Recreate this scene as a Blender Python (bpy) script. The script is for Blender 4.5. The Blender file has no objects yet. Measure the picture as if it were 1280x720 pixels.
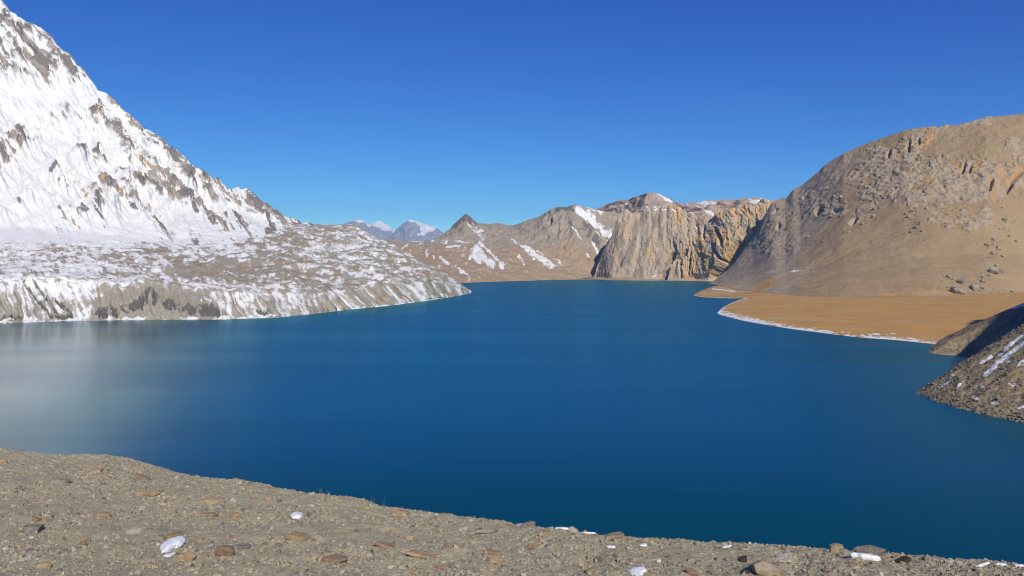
import bpy, math
import numpy as np

# ------------------------------------------------------------------ camera, sky, sun, exposure
ZC = 85.0            # eye height above the lake (m)
F = 1005.0           # focal length in survey units (1280 wide picture)
HY = 329.0           # height of the horizon in survey units
sc = bpy.context.scene
COL = sc.collection
SUN_EL, SUN_AZ = math.radians(35), math.radians(162)      # azimuth clockwise from +Y
cam = bpy.data.cameras.new('camera')
cam.sensor_width = 36.0
cam.lens = 36.0 * F / 1280.0
cam.shift_y = -(360.0 - HY) / 1280.0
cam.clip_start, cam.clip_end = 0.1, 80000.0
camo = bpy.data.objects.new('camera', cam)
camo.location = (0, 0, ZC)
camo.rotation_euler = (math.pi / 2, 0, 0)
COL.objects.link(camo)
sc.camera = camo

w = bpy.data.worlds.new('World')
sc.world = w
w.use_nodes = True
sky = w.node_tree.nodes.new('ShaderNodeTexSky')
sky.sky_type = 'NISHITA'
sky.sun_disc = False
sky.sun_elevation, sky.sun_rotation = SUN_EL, SUN_AZ
sky.altitude = 5500
sky.air_density, sky.dust_density, sky.ozone_density = 1.0, 0.0, 10.0
bg = w.node_tree.nodes['Background']
bg.inputs[1].default_value = 0.10


def grade_sky(nt):
    """the camera's polarised rendering of the blue: one tone curve per channel, the same over the whole sky"""
    sep = nt.nodes.new('ShaderNodeSeparateColor')
    com = nt.nodes.new('ShaderNodeCombineColor')
    nt.links.new(sky.outputs[0], sep.inputs[0])
    for k, (gain, g) in enumerate(((4.9, 1.98), (1.95, 1.52), (0.96, 0.80))):
        a = nt.nodes.new('ShaderNodeMath'); a.operation = 'MULTIPLY'; a.inputs[1].default_value = 0.1
        b = nt.nodes.new('ShaderNodeMath'); b.operation = 'POWER'; b.inputs[1].default_value = g
        c = nt.nodes.new('ShaderNodeMath'); c.operation = 'MULTIPLY'; c.inputs[1].default_value = 10 * gain
        nt.links.new(sep.outputs[k], a.inputs[0])
        nt.links.new(a.outputs[0], b.inputs[0])
        nt.links.new(b.outputs[0], c.inputs[0])
        nt.links.new(c.outputs[0], com.inputs[k])
    nt.links.new(com.outputs[0], bg.inputs[0])


grade_sky(w.node_tree)

sun = bpy.data.lights.new('sun', 'SUN')
sun.energy, sun.angle, sun.color = 4.2, math.radians(0.53), (1.0, 0.935, 0.82)
suno = bpy.data.objects.new('sun', sun)
suno.rotation_euler = (math.pi / 2 - SUN_EL, 0, math.pi - SUN_AZ)
COL.objects.link(suno)

vs = sc.view_settings
vs.view_transform, vs.look, vs.gamma, vs.exposure = 'Standard', 'None', 1.0, 0.25
vs.use_curve_mapping = False
sc.cycles.max_bounces = 5
sc.cycles.volume_bounces = 0
sc.cycles.use_denoising = True
sc.cycles.filter_width = 1.1

# ------------------------------------------------------------------ noise
rng = np.random.default_rng(7)
PERM = rng.permutation(256).astype(np.int32)
PERM2 = np.concatenate([PERM, PERM])
G = rng.normal(size=(256, 3)).astype(np.float32)
G /= np.linalg.norm(G, axis=1)[:, None]


def pn(P):
    P = P.astype(np.float32)
    I = np.floor(P).astype(np.int32)
    f = P - I
    u = f * f * f * (f * (f * 6 - 15) + 10)
    I &= 255
    res = None
    out = np.zeros(P.shape[:-1], np.float32)
    for dx in (0, 1):
        hx = PERM2[(I[..., 0] + dx) & 255]
        wx = u[..., 0] if dx else 1 - u[..., 0]
        for dy in (0, 1):
            hy = PERM2[hx + ((I[..., 1] + dy) & 255)]
            wy = wx * (u[..., 1] if dy else 1 - u[..., 1])
            for dz in (0, 1):
                g = G[PERM2[hy + ((I[..., 2] + dz) & 255)]]
                d = g[..., 0] * (f[..., 0] - dx) + g[..., 1] * (f[..., 1] - dy) + g[..., 2] * (f[..., 2] - dz)
                out += d * wy * (u[..., 2] if dz else 1 - u[..., 2])
    return out * 1.5


def fbm(P, octaves=4, gain=0.5, off=0.0):
    a, s, o = 1.0, 0.0, 0
    Q = P + off
    for k in range(octaves):
        s = s + a * pn(Q)
        Q = Q * 2.03 + 17.3
        a *= gain
    return s


def ridged(P, octaves=4, gain=0.5, off=0.0):
    a, s = 1.0, 0.0
    Q = P + off
    for k in range(octaves):
        s = s + a * (1 - 2 * np.abs(pn(Q)))
        Q = Q * 2.07 + 11.7
        a *= gain
    return s - 0.6


def blocky(q, lev, a=0.3):
    f = q * lev
    i = np.floor(f)
    return (i + sstep(a, 1 - a, f - i)) / lev


def sstep(a, b, x):
    t = np.clip((x - a) / (b - a), 0, 1)
    return t * t * (3 - 2 * t)


def stack(x, y, z):
    return np.stack(np.broadcast_arrays(x, y, z), axis=-1)


def stroke(u, v, pts, width, noise=0.0):
    """1 on the polyline, falling to 0 at `width` (survey units on the slope)."""
    d = np.full(u.shape, 1e9)
    for (x0, y0), (x1, y1) in zip(pts[:-1], pts[1:]):
        ex, ey = x1 - x0, y1 - y0
        t = np.clip(((u - x0) * ex + (v - y0) * ey) / (ex * ex + ey * ey + 1e-9), 0, 1)
        d = np.minimum(d, np.hypot(u - x0 - t * ex, v - y0 - t * ey))
    return np.clip(1.0 - d / width + noise, 0, 1)


# ------------------------------------------------------------------ helpers: objects
def tag(o, label=None, cat=None, group=None, kind=None):
    if label: o['label'] = label
    if cat: o['category'] = cat
    if group: o['group'] = group
    if kind: o['kind'] = kind
    return o


def mesh_np(name, V, T, smooth=True):
    """triangles or quads (numpy) -> mesh"""
    me = bpy.data.meshes.new(name)
    n, k = len(T), T.shape[1]
    me.vertices.add(len(V))
    me.vertices.foreach_set('co', np.ascontiguousarray(V, np.float32).ravel())
    me.loops.add(n * k)
    me.loops.foreach_set('vertex_index', np.ascontiguousarray(T, np.int32).ravel())
    me.polygons.add(n)
    me.polygons.foreach_set('loop_start', np.arange(0, n * k, k, dtype=np.int32))
    me.polygons.foreach_set('use_smooth', np.full(n, smooth, bool))
    me.update()
    me.validate()
    return me


def link(name, me, mat=None, loc=None):
    o = bpy.data.objects.new(name, me)
    COL.objects.link(o)
    if mat: me.materials.append(mat)
    if loc is not None: o.location = loc
    return o


def grid_quads(nr, nc):
    i = np.arange(nr * nc).reshape(nr, nc)
    return np.stack([i[:-1, :-1], i[:-1, 1:], i[1:, 1:], i[1:, :-1]], -1).reshape(-1, 4)


def attr(me, name, a):
    at_ = me.attributes.new(name, 'FLOAT', 'POINT')
    at_.data.foreach_set('value', np.ascontiguousarray(a, np.float32).ravel())


def grid_obj(name, P, mat, attrs, label):
    nr, nc = P.shape[:2]
    me = mesh_np(name, P.reshape(-1, 3), grid_quads(nr, nc))
    for k, a in attrs.items():
        attr(me, k, np.broadcast_to(a, (nr, nc)))
    o = link(name, me, mat)
    return tag(o, label, kind='structure')


# ------------------------------------------------------------------ helpers: terrain from surveyed lines
def smooth1(a, s):
    if s <= 0: return a
    r = int(3 * s) + 1
    k = np.exp(-0.5 * (np.arange(-r, r + 1) / s) ** 2)
    k /= k.sum()
    return np.convolve(np.pad(a, r, mode='edge'), k, 'valid')


def columns(a, b, a1, b1, fine, coarse=4.0):
    return np.concatenate([np.arange(a, a1, coarse), np.arange(a1, b1, fine), np.arange(b1, b + coarse, coarse)])


class Line:
    """one surveyed line across a landmass: bearing -> (distance, height)"""
    def __init__(s, U, Y, z):
        s.Y, s.z = Y, z


def L_sight(U, pts, sm=0):            # (bearing, sight, distance)
    p = np.array(pts, float)
    Y = np.interp(U, p[:, 0], p[:, 2])
    v = smooth1(np.interp(U, p[:, 0], p[:, 1]), sm)
    return Line(U, Y, ZC + (HY - v) / F * Y)


def L_level(U, pts, z=0.0, sm=0):     # on a level: distance follows from the height
    p = np.array(pts, float)
    v = smooth1(np.interp(U, p[:, 0], p[:, 1]), sm)
    zz = np.full(U.shape, z) if p.shape[1] < 3 else np.interp(U, p[:, 0], p[:, 2])
    return Line(U, (ZC - zz) * F / (v - HY), zz)


def L_off(l, dY, dz=None, z=None):
    return Line(None, l.Y + dY, (l.z + dz) if z is None else np.full(l.Y.shape, float(z)))


def L_mix(a, b, tY, tz):
    return Line(None, a.Y + (b.Y - a.Y) * tY, a.z + (b.z - a.z) * tz)


def sheet(U, lines, rows, blur=0):
    ts, Ys, zs = [], [], []
    for k, n in enumerate(rows):
        t = np.linspace(0, 1, n, endpoint=(k == len(rows) - 1))[:, None]
        Ys.append(lines[k].Y[None] * (1 - t) + lines[k + 1].Y[None] * t)
        zs.append(lines[k].z[None] * (1 - t) + lines[k + 1].z[None] * t)
    Y, z = np.concatenate(Ys), np.concatenate(zs)
    for _ in range(blur):
        for A in (Y, z):
            A[1:-1] = 0.25 * A[:-2] + 0.5 * A[1:-1] + 0.25 * A[2:]
    X = (U[None] - 640) / F * Y
    return stack(X, Y, z)


def normals(P):
    a = np.gradient(P, axis=1)
    b = np.gradient(P, axis=0)
    n = np.cross(a, b)
    n /= np.linalg.norm(n, axis=-1, keepdims=True) + 1e-9
    n[n[..., 2] < 0] *= -1
    return n


def survey(P):
    return 640 + F * P[..., 0] / P[..., 1], HY - F * (P[..., 2] - ZC) / P[..., 1]


# ------------------------------------------------------------------ materials
class M:
    def __init__(s, name):
        s.m = bpy.data.materials.new(name)
        s.m.use_nodes = True
        s.t = s.m.node_tree
        s.n = s.t.nodes
        s.b = s.n['Principled BSDF']
        s.out = s.n['Material Output']

    def node(s, typ, **kw):
        x = s.n.new('ShaderNode' + typ)
        for k, v in kw.items(): setattr(x, k, v)
        return x

    def put(s, sock, v):
        if hasattr(v, 'links') or isinstance(v, bpy.types.NodeSocket): s.t.links.new(v, sock)
        else: sock.default_value = v

    def pos(s, scale=(1, 1, 1), rot=(0, 0, 0)):
        g = s.node('NewGeometry')
        mp = s.node('Mapping')
        s.t.links.new(g.outputs['Position'], mp.inputs[0])
        mp.inputs['Scale'].default_value = scale
        mp.inputs['Rotation'].default_value = rot
        return mp.outputs[0]

    def noise(s, vec, scale, detail=4, rough=0.55):
        x = s.node('TexNoise')
        s.t.links.new(vec, x.inputs['Vector'])
        x.inputs['Scale'].default_value, x.inputs['Detail'].default_value, x.inputs['Roughness'].default_value = scale, detail, rough
        return x.outputs[0]

    def attr(s, name):
        a = s.node('Attribute', attribute_name=name)
        return a.outputs['Fac']

    def math(s, op, a, b=0.0, c=0.0, clamp=False):
        x = s.node('Math', operation=op, use_clamp=clamp)
        s.put(x.inputs[0], a); s.put(x.inputs[1], b); s.put(x.inputs[2], c)
        return x.outputs[0]

    def remap(s, v, a, b, c=0.0, d=1.0, smooth=True):
        x = s.node('MapRange', interpolation_type='SMOOTHSTEP' if smooth else 'LINEAR', clamp=True)
        s.put(x.inputs[0], v)
        for k, q in zip((1, 2, 3, 4), (a, b, c, d)): x.inputs[k].default_value = q
        return x.outputs[0]

    def mix(s, f, a, b, mode='MIX'):
        x = s.node('Mix', data_type='RGBA', blend_type=mode)
        s.put(x.inputs[0], f)
        s.put(x.inputs[6], a if not isinstance(a, tuple) else (*a, 1.0))
        s.put(x.inputs[7], b if not isinstance(b, tuple) else (*b, 1.0))
        return x.outputs[2]

    def bump(s, h, dist, strength=1.0, normal=None):
        x = s.node('Bump')
        x.inputs['Strength'].default_value = strength
        x.inputs['Distance'].default_value = dist
        s.t.links.new(h, x.inputs['Height'])
        if normal: s.t.links.new(normal, x.inputs['Normal'])
        return x.outputs[0]

    def finish(s, col, rough=0.95, normal=None, spec=0.04):
        s.put(s.b.inputs['Base Color'], col if not isinstance(col, tuple) else (*col, 1.0))
        s.put(s.b.inputs['Roughness'], rough)
        s.b.inputs['Specular IOR Level'].default_value = spec
        if normal: s.t.links.new(normal, s.b.inputs['Normal'])
        return s.m


SNOW = (0.68, 0.685, 0.675)


def terrain_mat(name, c1, c2, c3, rock, tint, big, fine, bump_d, edge=0.35, streak=(1, 1, 1), bump_s=0.8, var=0.45, soft=0.06):
    """c1/c2/c3 soil shades, rock and tint where the attributes say so, snow on top"""
    m = M(name)
    p = m.pos()
    ps = m.pos(streak)
    nb = m.noise(p, big, 4)
    nf = m.noise(ps, fine, 7, 0.68)
    nf2 = m.noise(p, fine * 5.3, 4, 0.65)
    col = m.mix(m.remap(nb, 0.35, 0.65), c1, c2)
    col = m.mix(m.remap(nf, 0.48, 0.72), col, c3)
    rk = m.remap(m.math('ADD', m.attr('rock'), m.math('MULTIPLY', m.math('SUBTRACT', nf, 0.5), 0.9)), 0.35, 0.65)
    rcol = m.mix(m.remap(nf2, 0.35, 0.7), rock, tuple(x * 0.7 for x in rock))
    col = m.mix(rk, col, rcol)
    tk = m.remap(m.math('ADD', m.attr('tint'), m.math('MULTIPLY', m.math('SUBTRACT', nf, 0.5), 0.9)), 0.3, 0.8)
    col = m.mix(tk, col, tint)
    val = m.remap(nf2, 0.3, 0.72, 1 - var, 1 + var * 0.55, smooth=False)
    vv = m.node('CombineColor')
    for k in range(3): m.t.links.new(val, vv.inputs[k])
    col = m.mix(1.0, col, vv.outputs[0], 'MULTIPLY')
    sk = m.remap(m.math('ADD', m.attr('snow'), m.math('MULTIPLY', m.math('SUBTRACT', nf, 0.5), edge * 2.2)), 0.5 - soft, 0.5 + soft)
    col = m.mix(sk, col, SNOW)
    h = m.math('ADD', nf, m.math('MULTIPLY', nf2, 0.45))
    h = m.math('MULTIPLY', h, m.remap(sk, 0, 1, 1.0, 0.6, smooth=False))
    nrm = m.bump(h, bump_d, bump_s)
    rough = m.remap(sk, 0, 1, 0.97, 0.7)
    return m.finish(col, rough, nrm)


# ------------------------------------------------------------------ lake and base ground
def build_lake():
    m = M('lake_water')
    p = m.pos((0.35, 1.0, 1.0))
    n1 = m.noise(p, 0.22, 5, 0.6)
    n2 = m.noise(m.pos((0.12, 1.0, 1.0)), 0.006, 3, 0.5)
    nrm = m.bump(n1, 0.5, 0.13)
    col = m.mix(m.remap(n2, 0.35, 0.65), (0.0001, 0.044, 0.067), (0.0001, 0.049, 0.074))
    m.n.remove(m.b)
    df, gl, mx, fr = m.node('BsdfDiffuse'), m.node('BsdfGlossy'), m.node('MixShader'), m.node('Fresnel')
    m.t.links.new(col, df.inputs['Color'])
    # calm, sheltered water under the left shore; the rest is ruffled by wind
    sp = m.node('SeparateXYZ')
    m.t.links.new(m.pos(), sp.inputs[0])
    dist = m.math('MULTIPLY_ADD', sp.outputs[1], -0.34, m.math('MULTIPLY', sp.outputs[0], -1.0))
    wob = m.math('MULTIPLY', m.math('SUBTRACT', n2, 0.5), 120.0)
    calm = m.remap(m.math('ADD', dist, wob), -70.0, 170.0)
    m.t.links.new(m.math('MULTIPLY_ADD', calm, -0.10, m.remap(n2, 0.35, 0.65, 0.25, 0.33)), gl.inputs['Roughness'])
    m.t.links.new(m.mix(calm, (.36, .88, 1.0), (.92, 1.0, 1.0)), gl.inputs['Color'])
    m.t.links.new(nrm, gl.inputs['Normal'])
    fr.inputs['IOR'].default_value = 1.33
    # small waves shelter each other at grazing angles, so the reflection stays below a mirror's
    cv = m.node('FloatCurve')
    c0 = cv.mapping.curves[0]
    c0.points[0].location, c0.points[1].location = (0, 0), (1, .33)
    for q in ((.13, .08), (.33, .33), (.5, .37)): c0.points.new(*q)
    cv.mapping.update()
    m.t.links.new(fr.outputs[0], cv.inputs['Value'])
    still = m.math('MULTIPLY', m.math('MINIMUM', m.math('MULTIPLY', fr.outputs[0], 1.2), 0.48), calm)
    lanes = m.remap(m.noise(m.pos((0.16, 1.0, 1.0), (0, 0, 0.12)), 0.011, 4, 0.6), 0.32, 0.68, 0.95, 1.04)    # wind lanes
    m.t.links.new(m.math('MULTIPLY', m.math('MAXIMUM', cv.outputs[0], still), lanes), mx.inputs[0])
    m.t.links.new(df.outputs[0], mx.inputs[1])
    m.t.links.new(gl.outputs[0], mx.inputs[2])
    m.t.links.new(mx.outputs[0], m.out.inputs['Surface'])
    V = np.array([[-6000, -300, 0], [6000, -300, 0], [6000, 6000, 0], [-6000, 6000, 0]], float)
    tag(link('lake', mesh_np('lake', V, np.array([[0, 1, 2, 3]])), m.m), 'deep blue mountain lake filling the valley', kind='structure')
    g = M('ground_soil')
    col = g.mix(g.remap(g.noise(g.pos(), 0.002, 5), 0.35, 0.65), (0.20, 0.16, 0.11), (0.27, 0.21, 0.15))
    g.finish(col)
    V = np.array([[-30000, -6000, -20], [30000, -6000, -20], [30000, 34000, -20], [-30000, 34000, -20]], float)
    tag(link('ground', mesh_np('ground', V, np.array([[0, 1, 2, 3]])), g.m), 'stony ground of the valley under and beyond the lake', kind='structure')


# ------------------------------------------------------------------ snow mountain (left)
def build_snow_mountain():
    U = columns(-330, 500, -40, 470, 1.05, 6)
    ridge_pts = [(-330, -150), (-260, -120), (-150, -85), (-60, -45), (0, 2), (17, 17), (29, 26), (54, 39), (73, 60), (101, 85), (121, 112), (140, 124),
                 (160, 146), (178, 160), (190, 164), (209, 184), (222, 188), (237, 204), (260, 222), (275, 227), (290, 233), (306, 236), (319, 246),
                 (340, 264), (362, 274), (375, 277), (400, 285), (440, 300), (500, 320)]
    yr = lambda x: np.interp(x, [-330, 0, 200, 400, 500], [4000, 3750, 3450, 3250, 3150])
    ridge = L_sight(U, [(a, b, yr(a)) for a, b in ridge_pts])
    base = L_sight(U, [(-330, 288, 2450), (0, 284, 2450), (100, 292, 2500), (200, 301, 2560), (300, 298, 2650), (360, 296, 2800), (420, 300, 2900), (500, 330, 3000)], 6)
    mid = L_mix(base, ridge, 0.58, 0.44)
    low = L_off(base, -350, -90)
    back = L_off(ridge, 300, -260)
    back2 = L_off(ridge, 1500, z=-15)
    P = sheet(U, [low, base, mid, ridge, back, back2], [12, 145, 178, 12, 5], 3)
    N = normals(P)
    u, v = survey(P)
    X, Y, Z = P[..., 0], P[..., 1], P[..., 2]
    up = sstep(150, 330, Z)                                # the face above the apron
    S = stack((X + 0.75 * Z) / 150, Y / 420, (Z - 0.5 * X) / 520)   # ribs run down to the right
    rib = ridged(stack((u - .8 * v) / 30, (.8 * u + v) / 120, Y / 900), 5, .55)
    S2 = stack((X + 1.0 * Z) / 42, Y / 150, (Z - X) / 170)
    fine = fbm(stack((u - .7 * v) / 12, (.7 * u + v) / 45, Y / 500), 4, 0.62, 6.0)
    iso = fbm(P / 60.0, 5, 0.6, 5.0)
    # rock ribs and snow fields as they lie on the face
    wob = iso * 3.0
    uu, vv = u + wob * 1.0, v + fine * 2.0
    rk = np.zeros(u.shape)
    for pts, wd, a in [
        ([(3, 29), (20, 55)], 6, .8), ([(23, 58), (45, 80), (61, 102)], 9, .9), ([(-2, 73), (10, 86)], 6, .7), ([(30, 45), (60, 90)], 16, .35),
        ([(75, 68), (105, 104)], 14, .42), ([(58, 108), (95, 112)], 4, .6), ([(88, 117), (100, 118)], 3, .6),
        ([(-30, 215), (0, 190), (22, 165)], 9, .95), ([(-20, 225), (12, 198), (42, 172)], 9, .95), ([(-60, 150), (-20, 120)], 12, .6),
        ([(62, 140), (76, 152), (88, 166)], 5, .7), ([(118, 146), (140, 134)], 7, .85), ([(120, 152), (142, 160)], 8, .75),
        ([(146, 160), (152, 176), (162, 192)], 9, .9), ([(158, 150), (176, 164), (186, 170)], 7, .85), ([(178, 163), (210, 190)], 9, .8),
        ([(68, 176), (78, 192)], 5, .9), ([(88, 178), (104, 190), (124, 206)], 6, .8), ([(104, 192), (146, 210)], 7, .6),
        ([(55, 232), (70, 216)], 3, .6), ([(70, 236), (84, 220)], 3, .6), ([(84, 238), (98, 222)], 3, .6),
        ([(122, 240), (146, 222)], 9, .7), ([(142, 236), (158, 252), (170, 272)], 11, .8), ([(94, 258), (106, 244)], 8, .8),
        ([(100, 258), (120, 266), (134, 284)], 10, .8), ([(73, 268), (86, 276), (98, 282)], 7, .85), ([(18, 254), (36, 262), (52, 266)], 6, .8),
        ([(168, 206), (190, 214), (214, 232)], 9, .75), ([(176, 222), (205, 240), (232, 254)], 10, .75), ([(183, 252), (198, 272), (214, 292)], 7, .85),
        ([(215, 240), (240, 258), (262, 274), (286, 290)], 12, .95), ([(216, 192), (246, 222), (280, 240), (322, 262)], 16, .9),
        ([(262, 234), (300, 246), (330, 268), (345, 280)], 15, .9), ([(290, 275), (318, 290)], 9, .9), ([(330, 268), (360, 282), (400, 292)], 9, .8)]:
        rk = np.maximum(rk, a * stroke(uu, vv, pts, wd * 1.25) ** 0.6)
    ice = np.zeros(u.shape)
    for pts, wd in [([(-60, 150), (0, 152), (40, 145), (62, 135)], 15), ([(0, 120), (60, 122), (120, 122)], 14), ([(0, 250), (40, 215), (80, 175)], 22),
                    ([(20, 275), (90, 250)], 15), ([(110, 205), (140, 225)], 10), ([(120, 292), (180, 290)], 16), ([(225, 268), (270, 292), (300, 300)], 11),
                    ([(232, 236), (300, 268), (330, 284)], 5), ([(40, 190), (60, 178)], 8), ([(150, 256), (180, 286)], 8)]:
        ice = np.maximum(ice, stroke(uu, vv, pts, wd * 1.2))
    grain = fbm(stack((u - .85 * v) / 6.0, (u * .85 + v) / 34, Y / 900), 4, 0.72, 2.0)
    ledge = ridged(stack((u - 1.1 * v) / 9, (1.1 * u + v) / 40, Y / 900), 3, .6, 12.0)
    rockness = rk * 0.56 + .13 * sstep(170, 220, u) + (.13 + rk) * (0.85 * grain - .40 * ledge) + .13 * sstep(112, 96, v) * sstep(125, 60, u) - 0.9 * ice + 0.20 * rib + 0.30 * fine + 0.14 * iso
    rockness = rockness - 0.35 * (1 - up) * sstep(290, 270, v)
    snow = 1.0 - sstep(-0.05, 0.85, rockness)
    d = up * (38 * rib + 14 * fine + 7 * iso) * (1 - 0.75 * np.clip(ice, 0, 1)) + (1 - up) * 4 * iso
    d = d + up * sstep(.25, .7, rockness) * (9 * ridged(stack((X + Z) / 22, Y / 60, (Z - X) / 60), 3) + 4)
    nearr = np.exp(-((v - np.interp(u, *np.array(ridge_pts).T)) / 10.0) ** 2)
    d = d * (1 - 0.6 * nearr)
    # blue ice step in the hanging glacier
    crev = stroke(uu, vv, [(68, 130), (76, 138), (84, 148)], 3.5) + stroke(uu, vv, [(84, 138), (112, 142)], 4) * (ridged(stack(X / 30, Y / 200, Z / 120), 2) > .1)
    d = d - 22 * np.clip(crev, 0, 1)
    P = P + N * d[..., None]
    tint = np.zeros(u.shape)
    for pts, wd in [([(140, 226), (148, 240)], 9), ([(94, 258), (106, 246)], 9), ([(120, 240), (128, 232)], 6), ([(168, 206), (185, 214)], 10), ([(84, 276), (96, 282)], 7), ([(160, 150), (175, 160)], 8), ([(120, 152), (135, 146)], 7)]:
        tint = np.maximum(tint, stroke(uu, vv, pts, wd))
    rockc = sstep(-.2, .5, fine + 0.5 * iso)
    mat = terrain_mat('snow_mountain_rock', (0.34, 0.285, 0.235), (0.38, 0.33, 0.285), (0.26, 0.22, 0.19), (0.25, 0.22, 0.20), (0.46, 0.33, 0.21),
                      0.01, 0.06, 4.0, 0.5, (1, 1, 0.6), var=.35, soft=.22)
    return grid_obj('snow_mountain', P, mat, {'snow': snow, 'rock': rockc, 'tint': tint}, 'steep snow covered mountain with rock ribs rising at the left'), P


# ------------------------------------------------------------------ terrace of old moraine along the left shore
def build_terrace():
    U = columns(-330, 589, -40, 589, 1.0, 8)
    shore = [(-330, 410), (-100, 405), (0, 404), (60, 401.5), (130, 400), (280, 399), (345, 397), (400, 391), (435, 387), (487, 382), (525, 377), (565, 371), (580, 368.3), (589, 366.2)]
    sh = L_level(U, shore, 0.0, 3)
    low = L_off(sh, -30, -6)
    ylow = lambda x: np.interp(x, *np.array(shore).T)
    yy = lambda x: ZC * F / (ylow(x) - HY)
    bl = [(-330, 353), (-100, 352), (0, 351), (60, 349), (120, 351), (150, 358), (200, 356), (240, 360), (280, 362), (330, 368), (380, 367), (420, 362), (450, 357), (490, 352), (530, 349), (555, 352), (575, 360), (589, 365.6)]
    wd = lambda x: np.interp(x, [-330, 300, 500, 560, 589], [95, 75, 80, 60, 8])
    bluff = L_sight(U, [(a, b, yy(a) + wd(a)) for a, b in bl], 8)
    m1 = L_sight(U, [(-330, 326, 1900), (0, 325, 1900), (150, 327, 1850), (300, 325, 1950), (400, 322, 2150), (450, 321, 2250), (500, 328, 2330), (540, 338, 2330), (570, 353, 2370), (589, 365.4, 2310)], 8)
    m2 = L_sight(U, [(-330, 300, 2480), (0, 296, 2480), (100, 299, 2520), (200, 303, 2560), (250, 305, 2560), (330, 296, 2750), (355, 285, 2850), (375, 279, 2950), (390, 281, 2980), (422, 281, 3000), (437, 279.5, 2960), (447, 280.5, 2950), (462, 292, 2900), (480, 301, 2850), (500, 311, 2770), (520, 323, 2700), (550, 338, 2600), (571, 353.5, 2440), (589, 365.6, 2320)], 2)
    back = L_off(m2, 200, -70)
    back2 = L_off(m2, 420, z=-12)
    P = sheet(U, [low, sh, bluff, m1, m2, back, back2], [6, 105, 90, 95, 12, 5], 3)
    N = normals(P)
    u, v = survey(P)
    X, Y, Z = P[..., 0], P[..., 1], P[..., 2]
    t = np.clip((v - np.interp(u, *np.array(bl).T)) / (ylow(u) - np.interp(u, *np.array(bl).T)), -1, 1.2)   # 0 bluff top .. 1 shore
    onbl = sstep(-0.05, 0.25, t)
    # gullies of the bluff run down to the right
    S = stack((X + 0.9 * Z + 0.15 * Y) / 15, Y / 160, Z / 110)
    gul = ridged(S, 4, 0.55)
    hum = fbm(stack(X / 90, Y / 130, Z / 90), 5, 0.58)
    warp = fbm(stack(X / 60, Y / 300, 0), 3, .6, 41.0)
    gul = ridged(stack((X + 0.85 * Z + 0.15 * Y + 9 * warp) / 19, Y / 200, Z / 130), 5, 0.62) * (.55 + .8 * np.clip(warp + .4, 0, 1))
    hum2 = ridged(stack(X / 45, Y / 80, Z / 45), 4, 0.55, 31.0)
    amp = sstep(600, 545, u)
    d = amp * (onbl * 4.5 * gul + (1 - onbl) * (9 * hum + 5 * hum2) + onbl * 2.0 * hum) * sstep(1.12, 0.95, t)
    crestd = np.exp(-((v - np.interp(u, [355, 375, 422, 447, 480, 550], [285, 279, 281, 280.5, 301, 338])) / 6.0) ** 2) * (u > 350)
    d = d * (1 - 0.5 * crestd)
    P = P + N * d[..., None]
    patch = fbm(stack(X / 75, Y / 95, Z / 50), 5, 0.62, 3.0)
    patch2 = fbm(stack((X - 0.3 * Y) / 26, Y / 60, Z / 26), 4, 0.65, 9.0)
    patch3 = fbm(stack((u + .25 * v) / 13, (v - .22 * u) / 2.6, Y / 700), 4, 0.68, 27.0)
    snow_flat = 0.52 + 0.30 * patch + 0.30 * patch2 + .62 * patch3 + .05 - 0.25 * hum2 + np.interp(u, [-330, 0, 200, 330, 440, 480, 530, 590], [.15, .13, .08, .02, .02, -.06, -.10, -.05])
    snow_flat = snow_flat + .13 * sstep(330, 160, u) + .22 * fbm(stack(X / 60, (Y + .2 * X) / 14, 0), 3, .6, 61.0)
    snow_flat = snow_flat + 0.35 * sstep(320, 300, v) * (u < 330) - .12 * sstep(300, 285, v) * (u > 350)
    snow_flat = snow_flat - .28 * sstep(140, 250, u) * sstep(325, 335, v) * sstep(358, 345, v) * sstep(430, 330, u)
    # bare earth patches on the terrace
    for pts, wd_, a in [([(45, 312), (80, 314)], 10, .35), ([(130, 322), (170, 326)], 10, .3), ([(170, 314), (205, 315)], 7, .7), ([(300, 308), (330, 310)], 6, .5), ([(345, 298), (365, 300)], 9, .6), ([(372, 300), (385, 304)], 7, .5), ([(350, 320), (370, 322)], 9, .4), ([(220, 335), (270, 345)], 14, .4)]:
        snow_flat = snow_flat - a * stroke(u, v + 2 * hum, pts, wd_)
    gs = fbm(stack((X + .85 * Z + 0.15 * Y + 9 * warp) / 7.0, Y / 120, Z / 48), 4, 0.7, 4.0)
    snow_bl = 0.46 - 0.35 * gul + 0.55 * gs + .3 * patch2 + np.interp(u, [-330, 0, 95, 118, 128, 215, 255, 285, 320, 345, 400, 425, 470, 485, 500, 590], [.28, .25, .25, .2, -.28, -.5, -.22, .26, .10, .22, .24, .14, -.15, -.05, .22, .16])
    snow = snow_flat * (1 - onbl) + snow_bl * onbl
    shorew = sstep(0.945, 0.985, t) * sstep(.25, .75, 0.55 + 1.2 * patch2)
    snow = np.maximum(snow, 0.75 * shorew)
    rock = np.zeros(u.shape)
    dk = 0.9 * np.clip(fbm(stack(X / 10, Y / 40, Z / 22), 3, .6), -1, 1)
    for pts, wd_ in [([(126, 394), (150, 388), (175, 380), (195, 372), (210, 380), (235, 388), (270, 390)], 9), ([(175, 380), (190, 370)], 9), ([(185, 366), (192, 380)], 6), ([(30, 352), (62, 395)], 2.5), ([(42, 352), (72, 392)], 2.2), ([(66, 370), (90, 394)], 3),
                     ([(0, 398), (25, 398)], 5), ([(65, 397), (90, 396)], 4), ([(325, 390), (338, 392)], 4)]:
        rock = np.maximum(rock, np.clip(stroke(u + 2 * gs, v + 1.5 * dk, pts, wd_ * 1.25) * (1.05 + .85 * dk + 1.0 * gs), 0, 1))
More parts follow.
